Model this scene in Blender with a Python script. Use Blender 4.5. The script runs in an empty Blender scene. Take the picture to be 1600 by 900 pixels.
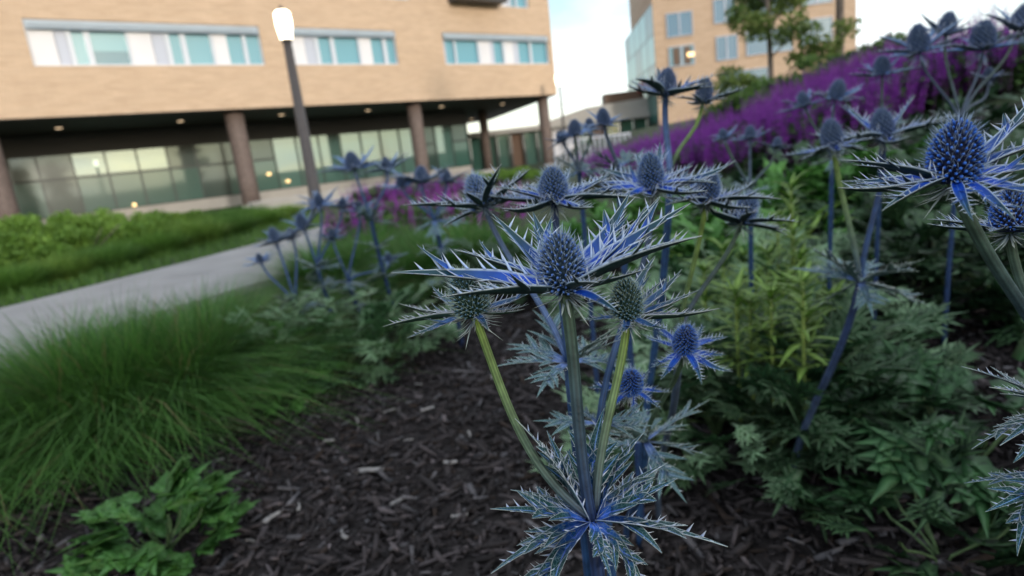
import bpy, math, random
import numpy as np
from mathutils import Vector, Matrix, Quaternion

random.seed(7)
np.random.seed(7)
scn = bpy.context.scene
COL = scn.collection
R = math.radians

# ------------------------------------------------------------------ camera
FPX, CXP, CYP = 943.0, 800.0, 450.0           # focal length and centre in photo pixels
PITCH, ROLL = R(12.4), R(6.7)
CAM = Vector((0, 0, 0.65))
F_ = Vector((0, math.cos(PITCH), -math.sin(PITCH)))
r0 = Vector((1, 0, 0)); u0 = Vector((0, math.sin(PITCH), math.cos(PITCH)))
R_ = r0 * math.cos(ROLL) - u0 * math.sin(ROLL)
U_ = r0 * math.sin(ROLL) + u0 * math.cos(ROLL)
cam_d = bpy.data.cameras.new('camera')
cam = bpy.data.objects.new('camera', cam_d); COL.objects.link(cam)
cam_d.sensor_width = 36; cam_d.lens = FPX / 1600 * 36
cam_d.clip_start = 0.01; cam_d.clip_end = 2000
cam.matrix_world = Matrix(((R_.x, U_.x, -F_.x, CAM.x), (R_.y, U_.y, -F_.y, CAM.y), (R_.z, U_.z, -F_.z, CAM.z), (0, 0, 0, 1)))
cam_d.dof.use_dof = True
cam_d.dof.focus_distance = 0.315
cam_d.dof.aperture_fstop = 8.0
scn.camera = cam

# ------------------------------------------------------------------ sky, sun, exposure
SUN_ELEV, SUN_AZ = R(11), R(150)              # azimuth clockwise from the view direction (+Y)
w = bpy.data.worlds.new('World'); scn.world = w; w.use_nodes = True
nt = w.node_tree; nt.nodes.clear()
out = nt.nodes.new('ShaderNodeOutputWorld'); bg = nt.nodes.new('ShaderNodeBackground')
sky = nt.nodes.new('ShaderNodeTexSky'); sky.sky_type = 'NISHITA'; sky.sun_disc = False
sky.sun_elevation = SUN_ELEV; sky.sun_rotation = SUN_AZ
tc = nt.nodes.new('ShaderNodeTexCoord'); mp = nt.nodes.new('ShaderNodeMapping'); mp.inputs['Scale'].default_value = (1, 1, 3.2); mp.inputs['Location'].default_value = (7.3, 2.2, 1.1)
nz = nt.nodes.new('ShaderNodeTexNoise'); nz.inputs['Scale'].default_value = 1.6; nz.inputs['Detail'].default_value = 6; nz.inputs['Roughness'].default_value = 0.55
cr = nt.nodes.new('ShaderNodeValToRGB'); cr.color_ramp.elements[0].position = 0.36; cr.color_ramp.elements[1].position = 0.66
cr.color_ramp.elements[0].color = (0.04, 0.04, 0.04, 1); cr.color_ramp.elements[1].color = (0.92, 0.92, 0.92, 1)
mix = nt.nodes.new('ShaderNodeMix'); mix.data_type = 'RGBA'
mix.inputs['B'].default_value = (7.2, 7.5, 7.9, 1)      # thin evening cloud over the blue
nt.links.new(tc.outputs['Generated'], mp.inputs['Vector']); nt.links.new(mp.outputs['Vector'], nz.inputs['Vector'])
nt.links.new(nz.outputs['Fac'], cr.inputs['Fac']); nt.links.new(cr.outputs['Color'], mix.inputs['Factor'])
nt.links.new(sky.outputs['Color'], mix.inputs['A']); nt.links.new(mix.outputs['Result'], bg.inputs['Color'])
bg.inputs['Strength'].default_value = 0.14
nt.links.new(bg.outputs['Background'], out.inputs['Surface'])

sd = bpy.data.lights.new('sun', 'SUN'); sd.energy = 1.15; sd.angle = R(4); sd.color = (1.0, 0.89, 0.77)
sun = bpy.data.objects.new('sun', sd); COL.objects.link(sun)
sdir = Vector((math.sin(SUN_AZ) * math.cos(SUN_ELEV), math.cos(SUN_AZ) * math.cos(SUN_ELEV), math.sin(SUN_ELEV)))
sun.rotation_euler = sdir.to_track_quat('Z', 'Y').to_euler()
scn.view_settings.view_transform = 'Standard'; scn.view_settings.look = 'None'
scn.view_settings.exposure = 0.92; scn.view_settings.gamma = 1.0
scn.view_settings.use_curve_mapping = False
scn.cycles.max_bounces = 6; scn.cycles.transparent_max_bounces = 6
scn.cycles.use_denoising = True

# ------------------------------------------------------------------ pixel helpers
def ray(px, py):
    return F_ + R_ * ((px - CXP) / FPX) + U_ * ((CYP - py) / FPX)
def pt(px, py, depth):
    return CAM + ray(px, py) * depth
def smooth(a, b, x):
    t = np.clip((x - a) / (b - a), 0, 1); return t * t * (3 - 2 * t)
def hgt(x, y):
    """height of the ground: flat on the left, a bank on the right, falling a little to the building"""
    x = np.asarray(x, float); y = np.asarray(y, float)
    xs = x - 0.1 * (np.clip(y, -20, 30) - 4)
    b = 0.125 * np.log1p(np.exp(np.clip((xs - 1.35) / 0.4, -30, 30)))
    b = 1.6 * np.tanh(b / 1.6)
    return b - 0.3 * smooth(9, 20, y) * (1 - smooth(0, 5, xs))
def gnd(x, y): return float(hgt(x, y))
def ground_hit(px, py):
    d = ray(px, py); t = 0.2
    while t < 400:
        p = CAM + d * t
        if p.z <= gnd(p.x, p.y): return Vector((p.x, p.y, gnd(p.x, p.y)))
        t *= 1.004
    return CAM + d * 400
def proj(p):
    v = Vector(p) - CAM; d = v.dot(F_); return CXP + v.dot(R_) / d * FPX, CYP - v.dot(U_) / d * FPX
def z_for_py(x, y, py):
    """height on the vertical through x,y that shows at picture row py"""
    lo, hi = -5.0, 40.0
    for _ in range(50):
        m = (lo + hi) / 2
        if proj((x, y, m))[1] > py: lo = m
        else: hi = m
    return lo
def plane_hit(px, py, P0, N):
    d = ray(px, py); return CAM + d * ((P0 - CAM).dot(N) / d.dot(N))

# ------------------------------------------------------------------ materials
def mat(name, col=None, rough=0.6, noise=None, bump=None, translucent=0.0, spec=0.4, vein=None, metal=0.0, coat=0.0):
    """principled; col=None reads the mesh's own pigment attribute"""
    m = bpy.data.materials.new(name); m.use_nodes = True
    t = m.node_tree; b = t.nodes['Principled BSDF']; L = t.links.new
    b.inputs['Roughness'].default_value = rough
    b.inputs['Specular IOR Level'].default_value = spec
    b.inputs['Metallic'].default_value = metal
    if col is None:
        a = t.nodes.new('ShaderNodeAttribute'); a.attribute_name = 'Col'; src = a.outputs['Color']
    else:
        c = t.nodes.new('ShaderNodeRGB'); c.outputs[0].default_value = (*col, 1); src = c.outputs[0]
    tcn = t.nodes.new('ShaderNodeTexCoord')
    if noise:
        sc, amt = noise
        n = t.nodes.new('ShaderNodeTexNoise'); n.inputs['Scale'].default_value = sc; n.inputs['Detail'].default_value = 5
        L(tcn.outputs['Object'], n.inputs['Vector'])
        mr = t.nodes.new('ShaderNodeMapRange'); mr.inputs['From Min'].default_value = 0.25; mr.inputs['From Max'].default_value = 0.75
        mr.inputs['To Min'].default_value = 1 - amt; mr.inputs['To Max'].default_value = 1 + amt
        L(n.outputs['Fac'], mr.inputs['Value'])
        mx = t.nodes.new('ShaderNodeMix'); mx.data_type = 'RGBA'; mx.blend_type = 'MULTIPLY'; mx.inputs['Factor'].default_value = 1
        L(src, mx.inputs['A']); L(mr.outputs['Result'], mx.inputs['B']); src = mx.outputs['Result']
    if vein:
        vs, vc, va = vein
        v = t.nodes.new('ShaderNodeTexVoronoi'); v.feature = 'DISTANCE_TO_EDGE'; v.inputs['Scale'].default_value = vs
        L(tcn.outputs['Object'], v.inputs['Vector'])
        rmp = t.nodes.new('ShaderNodeMapRange'); rmp.inputs['From Min'].default_value = 0.02; rmp.inputs['From Max'].default_value = 0.07
        rmp.inputs['To Min'].default_value = va; rmp.inputs['To Max'].default_value = 0
        L(v.outputs['Distance'], rmp.inputs['Value'])
        mx = t.nodes.new('ShaderNodeMix'); mx.data_type = 'RGBA'; mx.inputs['B'].default_value = (*vc, 1)
        L(rmp.outputs['Result'], mx.inputs['Factor']); L(src, mx.inputs['A']); src = mx.outputs['Result']
    oi = None
    L(src, b.inputs['Base Color'])
    if bump:
        bs, bd = bump
        n2 = t.nodes.new('ShaderNodeTexNoise'); n2.inputs['Scale'].default_value = bs; n2.inputs['Detail'].default_value = 6
        L(tcn.outputs['Object'], n2.inputs['Vector'])
        bp = t.nodes.new('ShaderNodeBump'); bp.inputs['Distance'].default_value = bd; bp.inputs['Strength'].default_value = 0.7
        L(n2.outputs['Fac'], bp.inputs['Height']); L(bp.outputs['Normal'], b.inputs['Normal'])
    if translucent:
        tr = t.nodes.new('ShaderNodeBsdfTranslucent'); L(src, tr.inputs['Color'])
        ms = t.nodes.new('ShaderNodeMixShader'); ms.inputs['Fac'].default_value = translucent
        L(b.outputs['BSDF'], ms.inputs[1]); L(tr.outputs['BSDF'], ms.inputs[2])
        L(ms.outputs['Shader'], t.nodes['Material Output'].inputs['Surface'])
    return m
def emit(name, col, s):
    m = bpy.data.materials.new(name); m.use_nodes = True; b = m.node_tree.nodes['Principled BSDF']
    b.inputs['Base Color'].default_value = (*col, 1); b.inputs['Emission Color'].default_value = (*col, 1); b.inputs['Emission Strength'].default_value = s
    return m
def brick_mat(name, c1, c2, mortar, bw=0.4, bh=0.075):
    m = bpy.data.materials.new(name); m.use_nodes = True; t = m.node_tree; b = t.nodes['Principled BSDF']; L = t.links.new
    tcn = t.nodes.new('ShaderNodeTexCoord'); mpn = t.nodes.new('ShaderNodeMapping'); mpn.inputs['Rotation'].default_value = (R(90), 0, 0)
    L(tcn.outputs['Object'], mpn.inputs['Vector'])
    br = t.nodes.new('ShaderNodeTexBrick'); br.inputs['Scale'].default_value = 1; br.inputs['Brick Width'].default_value = bw; br.inputs['Row Height'].default_value = bh
    br.inputs['Mortar Size'].default_value = 0.006; br.inputs['Color1'].default_value = (*c1, 1); br.inputs['Color2'].default_value = (*c2, 1); br.inputs['Mortar'].default_value = (*mortar, 1)
    L(mpn.outputs['Vector'], br.inputs['Vector'])
    n = t.nodes.new('ShaderNodeTexNoise'); n.inputs['Scale'].default_value = 0.8; n.inputs['Detail'].default_value = 6
    mp2 = t.nodes.new('ShaderNodeMapping'); mp2.inputs['Scale'].default_value = (1, 1, 6); L(tcn.outputs['Object'], mp2.inputs['Vector']); L(mp2.outputs['Vector'], n.inputs['Vector'])
    mr = t.nodes.new('ShaderNodeMapRange'); mr.inputs['From Min'].default_value = .3; mr.inputs['From Max'].default_value = .7; mr.inputs['To Min'].default_value = .93; mr.inputs['To Max'].default_value = 1.05
    L(n.outputs['Fac'], mr.inputs['Value'])
    mx = t.nodes.new('ShaderNodeMix'); mx.data_type = 'RGBA'; mx.blend_type = 'MULTIPLY'; mx.inputs['Factor'].default_value = 1
    L(br.outputs['Color'], mx.inputs['A']); L(mr.outputs['Result'], mx.inputs['B']); L(mx.outputs['Result'], b.inputs['Base Color'])
    bp = t.nodes.new('ShaderNodeBump'); bp.inputs['Distance'].default_value = 0.01; L(br.outputs['Fac'], bp.inputs['Height']); bp.invert = True
    L(bp.outputs['Normal'], b.inputs['Normal']); b.inputs['Roughness'].default_value = .85
    return m
def glass_mat(name, col, refl, rough=0.02):
    """coated facade glass: a tinted body with a mirror-like coating"""
    m = bpy.data.materials.new(name); m.use_nodes = True; t = m.node_tree; b = t.nodes['Principled BSDF']; L = t.links.new
    b.inputs['Base Color'].default_value = (*col, 1); b.inputs['Roughness'].default_value = 0.3
    g = t.nodes.new('ShaderNodeBsdfGlossy'); g.inputs['Roughness'].default_value = rough; g.inputs['Color'].default_value = (.72, .92, .92, 1)
    ms = t.nodes.new('ShaderNodeMixShader'); ms.inputs['Fac'].default_value = refl
    L(b.outputs['BSDF'], ms.inputs[1]); L(g.outputs['BSDF'], ms.inputs[2]); L(ms.outputs['Shader'], t.nodes['Material Output'].inputs['Surface'])
    return m

M = dict(
    mulch=mat('mulch', (.014, .011, .011), .95, (30, .5), (60, .02)),
    soil=mat('soil', (.028, .045, .018), .95, (3, .4), (30, .02)),
    chip=mat('chip', None, .9, (150, .35), spec=.25),
    concrete=mat('concrete', (.25, .25, .252), .9, (2.5, .16), (120, .002)),
    pale_concrete=mat('pale_concrete', (.36, .35, .335), .9, (1.2, .12)),
    holly=mat('holly', None, .45, (14, .2), translucent=.10, spec=.3),
    holly_leaf=mat('holly_leaf', None, .5, (12, .22), translucent=.10, spec=.22, vein=(26, (.36, .50, .52), .28)),
    cone=mat('cone', None, .6, (500, .2), spec=.3),
    stem=mat('stem', None, .55, (90, .45), (700, .0006), spec=.28),
    leaf=mat('leaf', None, .45, (5, .3), translucent=.22, spec=.32),
    grass=mat('grass', None, .6, (6, .25), translucent=.3, spec=.2),
    petal=mat('petal', None, .7, (20, .25), translucent=.25, spec=.15),
    foliage=mat('foliage', None, .6, (4, .25), translucent=.25, spec=.25),
    bark=mat('bark', (.10, .085, .075), .95, (8, .4), (25, .02)),
    brick=brick_mat('brick', (.565, .425, .305), (.49, .36, .25), (.46, .35, .26)),
    brick_far=brick_mat('brick_far', (.47, .35, .255), (.42, .31, .22), (.38, .3, .22), .5, .15),
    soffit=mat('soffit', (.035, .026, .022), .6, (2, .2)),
    column=mat('column', (.13, .10, .09), .7, (9, .35), (40, .01)),
    white_panel=mat('white_panel', (.62, .63, .67), .5, (1, .06)),
    grey_panel=mat('grey_panel', (.42, .46, .55), .5, (1, .06)),
    louvre=mat('louvre', (.55, .64, .72), .45, (1, .08)),
    window_frame=mat('window_frame', (.50, .55, .62), .4),
    win_glass=glass_mat('win_glass', (.09, .27, .35), .08),
    win_dark=glass_mat('win_dark', (.03, .13, .20), .06),
    teal_glass=glass_mat('teal_glass', (.010, .035, .030), .07, .06),
    blind_glass=glass_mat('blind_glass', (.024, .085, .070), .07, .06),
    sky_glass=glass_mat('sky_glass', (.05, .13, .115), .20, .01),
    mullion=mat('mullion', (.035, .05, .05), .4),
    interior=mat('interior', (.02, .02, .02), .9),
    pole=mat('pole', (.05, .045, .045), .45, (8, .15)),
    lamp=emit('lamp', (1, .86, .62), 4.0),
    small_lamp=emit('small_lamp', (1, .72, .45), .55),
    warm_lamp=emit('warm_lamp', (1, .66, .30), 1.2),
    roof=mat('roof', (.34, .34, .33), .7, (.7, .12)),
    dark_metal=mat('dark_metal', (.04, .042, .045), .5),
    brown_panel=mat('brown_panel', (.11, .07, .05), .7),
    blue_glass=glass_mat('blue_glass', (.03, .115, .22), .05, .05),
    far_teal=glass_mat('far_teal', (.05, .20, .19), .12, .05),
    green_panel=mat('green_panel', (.03, .12, .08), .6),
    red_panel=mat('red_panel', (.40, .05, .04), .6),
)

# ------------------------------------------------------------------ mesh building
class MB:
    def __init__(s): s.v = []; s.f = []; s.c = []
    def add(s, vs, fs, cs):
        o = len(s.v); s.v.extend([tuple(a) for a in vs]); s.f.extend([tuple(i + o for i in q) for q in fs])
        if isinstance(cs, tuple): cs = [cs] * len(vs)
        s.c.extend(cs)
    def box(s, a, b, c=(.5, .5, .5)):
        (x0, y0, z0), (x1, y1, z1) = a, b
        s.add([(x0, y0, z0), (x1, y0, z0), (x1, y1, z0), (x0, y1, z0), (x0, y0, z1), (x1, y0, z1), (x1, y1, z1), (x0, y1, z1)],
              [(0, 3, 2, 1), (4, 5, 6, 7), (0, 1, 5, 4), (1, 2, 6, 5), (2, 3, 7, 6), (3, 0, 4, 7)], c)
    def tube(s, pts, rads, n=8, cols=None, ridge=0.0, cap=True):
        pts = [Vector(p) for p in pts]; k = len(pts); vs = []; cs = []
        ref = None
        for i, p in enumerate(pts):
            d = (pts[min(i + 1, k - 1)] - pts[max(i - 1, 0)]).normalized()
            if ref is None:
                ref = d.orthogonal().normalized()
            a = (ref - d * ref.dot(d)).normalized(); ref = a; b = d.cross(a)
            c0 = cols[i] if isinstance(cols, list) else (cols or (.5, .5, .5))
            for j in range(n):
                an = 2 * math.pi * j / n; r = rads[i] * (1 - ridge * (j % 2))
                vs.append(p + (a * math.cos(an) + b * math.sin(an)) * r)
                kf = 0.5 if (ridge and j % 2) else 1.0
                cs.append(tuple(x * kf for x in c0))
        fs = [(i * n + j, i * n + (j + 1) % n, (i + 1) * n + (j + 1) % n, (i + 1) * n + j) for i in range(k - 1) for j in range(n)]
        if cap: fs += [tuple(range(n))[::-1], tuple(range((k - 1) * n, k * n))]
        s.add(vs, fs, cs)
    def spine(s, a, b, tip, w, c0, c1):
        """thin three-sided thorn from the edge a-b to tip"""
        a, b, tip = Vector(a), Vector(b), Vector(tip)
        up = (b - a).cross(tip - a); up = up.normalized() * w if up.length > 1e-12 else Vector((0, 0, w))
        m = (a + b) / 2 - up
        s.add([a, b, m, tip], [(0, 1, 3), (1, 2, 3), (2, 0, 3)], [c0, c0, c0, c1])
    def mesh(s, name, material, smooth=False):
        me = bpy.data.meshes.new(name); me.from_pydata(s.v, [], s.f)
        at = me.color_attributes.new('Col', 'FLOAT_COLOR', 'POINT')
        arr = np.ones((len(s.v), 4), np.float32); arr[:, :3] = np.array(s.c, np.float32).reshape(-1, 3)
        at.data.foreach_set('color', arr.ravel())
        if smooth: me.polygons.foreach_set('use_smooth', [True] * len(me.polygons))
        me.materials.append(material); me.update(); return me
    def build(s, name, material, parent=None, smooth=False):
        return link(name, s.mesh(name, material, smooth), parent)
def link(name, data, parent=None, loc=None, rot=None, scale=None):
    o = bpy.data.objects.new(name, data); COL.objects.link(o)
    if parent is not None: o.parent = parent
    if loc is not None: o.location = loc
    if rot is not None: o.rotation_mode = 'QUATERNION'; o.rotation_quaternion = rot
    if scale is not None: o.scale = (scale,) * 3 if not hasattr(scale, '__len__') else scale
    return o
def tag(o, label, cat, group=None, kind=None):
    if label: o['label'] = label
    if cat: o['category'] = cat
    if group: o['group'] = group
    if kind: o['kind'] = kind
    return o
def empty(name, loc, label=None, cat=None, group=None):
    o = link(name, None, None, loc); o.empty_display_size = .05
    return tag(o, label, cat, group)
def structure(o, label):
    o['kind'] = 'structure'; o['label'] = label; return o
def numpy_mesh(name, V, Fc, C, material, smooth=False):
    me = bpy.data.meshes.new(name); nf, k = Fc.shape
    me.vertices.add(len(V)); me.vertices.foreach_set('co', V.astype(np.float32).ravel())
    me.loops.add(nf * k); me.loops.foreach_set('vertex_index', Fc.astype(np.int32).ravel())
    me.polygons.add(nf); me.polygons.foreach_set('loop_start', (np.arange(nf) * k).astype(np.int32))
    try: me.polygons.foreach_set('loop_total', np.full(nf, k, np.int32))
    except Exception: pass
    me.update(calc_edges=True); me.validate()
    at = me.color_attributes.new('Col', 'FLOAT_COLOR', 'POINT'); a = np.ones((len(V), 4), np.float32); a[:, :3] = C
    at.data.foreach_set('color', a.ravel())
    if smooth: me.polygons.foreach_set('use_smooth', [True] * nf)
    me.materials.append(material); return me
def lerp(a, b, t): return tuple(x + (y - x) * t for x, y in zip(a, b))

# ------------------------------------------------------------------ terrain: ground, mulch bed, path
def sheet(name, xs, ys, dz, material, label, keep=None):
    X, Y = np.meshgrid(xs, ys); Z = hgt(X, Y) + dz
    V = np.stack([X, Y, Z], -1).reshape(-1, 3); nx = len(xs); ny = len(ys)
    i, j = np.meshgrid(np.arange(nx - 1), np.arange(ny - 1)); a = (j * nx + i).ravel()
    Fc = np.stack([a, a + 1, a + nx + 1, a + nx], -1)
    if keep is not None:
        c = V[Fc].mean(1); Fc = Fc[keep(c[:, 0], c[:, 1])]
    return structure(link(name, numpy_mesh(name, V, Fc, np.full((len(V), 3), .3), material, True)), label)
gx = np.concatenate([-np.geomspace(700, 6, 24), np.arange(-5.5, 9, .25), np.geomspace(9, 700, 24)])
gy = np.concatenate([-np.geomspace(700, 6, 20), np.arange(-5.5, 14, .25), np.geomspace(14, 900, 30)])
sheet('ground', gx, gy, 0, M['soil'], 'green-brown planted ground reaching to the horizon')

# path edges: right side and left side as seen past the grass
PR = [(-3.6, -1.5), (-2.75, 1.2), (-2.2, 2.6), (-1.55, 3.9), (-1.0, 5.2), (-.45, 7.2), (.05, 9.5), (.5, 12), (.7, 15)]
PL = [(-5.4, -1.5), (-4.45, 1.2), (-3.95, 2.6), (-3.35, 4.1), (-2.85, 5.6), (-2.3, 7.6), (-1.75, 9.9), (-1.3, 12.3), (-1.1, 15.2)]
def resample(P, n):
    P = np.array(P); s = np.concatenate([[0], np.cumsum(np.linalg.norm(np.diff(P, axis=0), axis=1))]); q = np.linspace(0, s[-1], n)
    return np.stack([np.interp(q, s, P[:, 0]), np.interp(q, s, P[:, 1])], -1)
def path_right_x(y): return np.interp(y, [p[1] for p in PR], [p[0] for p in PR])
def path_left_x(y): return np.interp(y, [p[1] for p in PL], [p[0] for p in PL])
a = resample(PL, 90); b = resample(PR, 90)
path_root = structure(empty('path', (0, 0, 0)), 'pale grey concrete footpath curving past the planting bed')
slab_edges = list(range(0, 90, 11)) + [89]
for k in range(len(slab_edges) - 1):                       # cast slabs with open joints
    mb = MB(); i0, i1 = slab_edges[k], slab_edges[k + 1]; vs = []
    rows = list(range(i0, i1 + 1))
    for i in rows:
        sh = .006 if i == i0 else (-.006 if i == i1 else 0)
        d = (b[min(i + 1, 89)] - b[max(i - 1, 0)]); d = d / np.linalg.norm(d) * sh
        for zz in (.045, -.1):
            for p in (a[i], b[i]): vs.append((p[0] + d[0], p[1] + d[1], gnd(p[0], p[1]) + zz))
    fs = []
    for q in range(len(rows) - 1):
        o = q * 4; n = o + 4
        fs += [(o, o + 1, n + 1, n), (o + 1, o + 3, n + 3, n + 1), (o + 2, o, n, n + 2)]
    fs += [(0, 2, 3, 1)]; o = (len(rows) - 1) * 4; fs += [(o, o + 1, o + 3, o + 2)]
    mb.add(vs, fs, (.4, .4, .4)); mb.build('slab', M['concrete'], path_root)

bx = np.arange(-2.6, 3.4, .06); by = np.arange(-.6, 5.2, .06)
def in_bed(x, y): return (x > path_right_x(y) + .12)
rng = np.random.default_rng(3)
sheet('mulch_bed', bx, by, .006, M['mulch'], 'dark shredded bark mulch bed under the sea holly', in_bed)

# shredded bark pieces, real geometry over the part of the bed that shows
def chips(n, xr, yr, sz, dens_near=True):
    x = rng.uniform(*xr, n); y = yr[0] + (yr[1] - yr[0]) * rng.random(n) ** (1.5 if dens_near else 1)
    k = in_bed(x, y); x = x[k]; y = y[k]; n = len(x)
    L = sz * rng.lognormal(0, .6, n); W = np.minimum(L * rng.uniform(.08, .42, n), .012); T = np.minimum(W * .5, .004) + .001
    yaw = rng.uniform(0, 2 * np.pi, n); pit = rng.normal(0, .32, n); rol = rng.normal(0, .5, n)
    base = np.array([[-1, -1, -1], [1, -.6, -1], [1, .5, -1], [-1, 1, -1], [-.95, -.8, 1], [.9, -.5, 1], [1, .3, 1], [-.9, .9, 1]], float) * .5
    B = np.repeat(base[None], n, 0) * (1 + rng.normal(0, .12, (n, 8, 3)))
    B *= np.stack([L, W, T], -1)[:, None]
    ca, sa = np.cos(rol)[:, None], np.sin(rol)[:, None]
    yy = B[..., 1] * ca - B[..., 2] * sa; zz = B[..., 1] * sa + B[..., 2] * ca
    cp, sp = np.cos(pit)[:, None], np.sin(pit)[:, None]
    xx = B[..., 0] * cp - zz * sp; zz = B[..., 0] * sp + zz * cp
    cy, sy = np.cos(yaw)[:, None], np.sin(yaw)[:, None]
    Xw = xx * cy - yy * sy + x[:, None]; Yw = xx * sy + yy * cy + y[:, None]
    Z0 = hgt(x, y) + .006 + rng.uniform(.0, .014, n)
    V = np.stack([Xw, Yw, zz + Z0[:, None]], -1).reshape(-1, 3)
    q = np.array([[0, 3, 2, 1], [4, 5, 6, 7], [0, 1, 5, 4], [1, 2, 6, 5], [2, 3, 7, 6], [3, 0, 4, 7]])
    Fc = (q[None] + (np.arange(n) * 8)[:, None, None]).reshape(-1, 4)
    br = rng.lognormal(0, .55, n)[:, None]
    C = np.array([.0285, .0245, .0255])[None] * br
    pale = rng.random(n) < .07; C[pale] = np.array([.085, .082, .088]) * rng.uniform(.5, 1.5, (pale.sum(), 1))
    warm = rng.random(n) < .06; C[warm] = np.array([.030, .021, .017]) * rng.uniform(.5, 1.2, (warm.sum(), 1))
    return V, Fc, np.repeat(np.clip(C, 0, .3), 8, 0)
V, Fc, C = chips(75000, (-1.5, 1.8), (.25, 3.4), .019)
bark = link('bark_mulch', numpy_mesh('bark_mulch', V, Fc, C, M['chip']))
tag(bark, 'layer of dark shredded bark covering the planting bed', 'mulch', kind='stuff')

# a few pale chips that stand out on the bed
for k, (px, py, L) in enumerate([(578, 748, .07), (520, 700, .035), (470, 805, .028), (610, 652, .04), (655, 610, .03), (705, 735, .03), (430, 820, .05),
                                 (640, 700, .022), (560, 668, .03), (735, 690, .026), (480, 640, .03), (690, 560, .025), (540, 850, .035), (350, 700, .03),
                                 (625, 795, .04), (395, 860, .02), (720, 820, .03), (670, 650, .035), (1200, 560, .05), (1330, 545, .05), (1450, 780, .06), (770, 600, .03)]):
    p = ground_hit(px, py); mb = MB(); n = 5; rr = random.Random(k)
    for s in range(1):
        ws = [L * .10 * rr.uniform(.6, 1.3) for _ in range(n)]; vs = []
        for i in range(n):
            x = (i / (n - 1) - .5) * L; bend = L * .05 * math.sin(i * 1.3 + k)
            vs += [(x, bend - ws[i], 0), (x, bend + ws[i], 0), (x, bend + ws[i] * .8, .003), (x, bend - ws[i] * .8, .003)]
        fs = [(0, 1, 2, 3), (n * 4 - 4, n * 4 - 1, n * 4 - 2, n * 4 - 3)]
        for i in range(n - 1):
            o = i * 4
            fs += [(o + j, o + 4 + j, o + 4 + (j + 1) % 4, o + (j + 1) % 4) for j in range(4)]
        g = rr.uniform(.14, .30); mb.add(vs, fs, (g, g * .97, g * .95))
    o = mb.build('wood_chip', M['chip']); o.location = p + Vector((0, 0, .018)); o.rotation_euler = (rr.uniform(-.2, .2), rr.uniform(-.15, .15), rr.uniform(-.4, .4) if k == 0 else rr.uniform(0, 3.1))
    tag(o, 'long pale grey wood splinter lying on the bark' if k == 0 else 'small pale sliver of wood on the dark bark', 'wood chip', None if k == 0 else 'pale slivers on the mulch')

# ------------------------------------------------------------------ leaf and bract blades
WHITE = (.82, .86, .86)
def blade(mb, base, dirv, up, L, W, c, n=9, rise=0.0, curl=0.0, fold=.35, wpk=.3, spines=0, slen=.2, rr=random, cheap=False, thick=None, base_w=.45, em=.84, fade=(.05, .62), bow=0.0):
    """one pointed, channelled blade with a rib, pale margins and marginal thorns. c: dict rib, edge, base, tip, under"""
    d = Vector(dirv).normalized(); s = d.cross(Vector(up)); s = s.normalized() if s.length > 1e-6 else d.orthogonal().normalized()
    u = s.cross(d); base = Vector(base); th = thick or W * .10
    rings = []; k = 4 if cheap else 10; vs = []; cs = []
    def mid(t): return base + d * (L * t) + u * (L * (rise * t + curl * t * t)) + s * (L * bow * (t * t - t))
    def wid(t):
        if t < wpk: q = t / wpk; return W * (base_w + (1 - base_w) * math.sin(q * math.pi / 2))
        q = (t - wpk) / (1 - wpk); return W * max(.02, (1 - q) ** .85 * (1 + .0 * q))
    for i in range(n):
        t = i / (n - 1); p = mid(t); h = wid(t)
        ct = lerp(c['base'], c['tip'], min(1, max(0, (t - fade[0]) / fade[1])))
        rb = lerp(c['rib'], c.get('rib_tip', c['rib']), t); e = lerp(c['edge'], c.get('edge_tip', c['edge']), t)
        up_e = u * (fold * h)
        if cheap:
            vs += [p + s * h + up_e, p, p - s * h + up_e, p - u * th * (1 - t)]
            cs += [ct, rb, ct, c['under']]
        else:
            vs += [p + s * h + up_e, p + s * h * em + up_e * (em - .1), p + s * h * .17 + up_e * .04, p + u * th * .25, p - s * h * .17 + up_e * .04, p - s * h * em + up_e * (em - .1), p - s * h + up_e,
                   p - s * h * .88 + up_e * .74 - u * th * .5, p - u * th * (1.2 - t), p + s * h * .88 + up_e * .74 - u * th * .5]
            cs += [e, ct, ct, rb, ct, ct, e, c['under'], c['under'], c['under']]
    fs = [(i * k + j, (i + 1) * k + j, (i + 1) * k + (j + 1) % k, i * k + (j + 1) % k) for i in range(n - 1) for j in range(k)]
    fs.append(tuple(range(k)))
    mb.add(vs, fs, cs)
    for q in range(spines):
        t = .12 + .76 * (q + rr.uniform(.1, .9)) / spines; sg = 1 if q % 2 else -1; h = wid(t)
        e0 = mid(t - .013) + s * sg * wid(t - .013) * .97 + u * fold * h; e1 = mid(t + .013) + s * sg * wid(t + .013) * .97 + u * fold * h
        ln = L * slen * rr.uniform(.45, 1.25) * (1.15 - .75 * t)
        tipd = (s * sg * rr.uniform(.45, 1.0) + d * rr.uniform(.55, 1.1) + u * rr.uniform(.15, .75)).normalized()
        mb.spine(e0, e1, (e0 + e1) / 2 + tipd * ln, W * .07, lerp(c['edge'], c['base'], .2), WHITE)
    return mid

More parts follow.
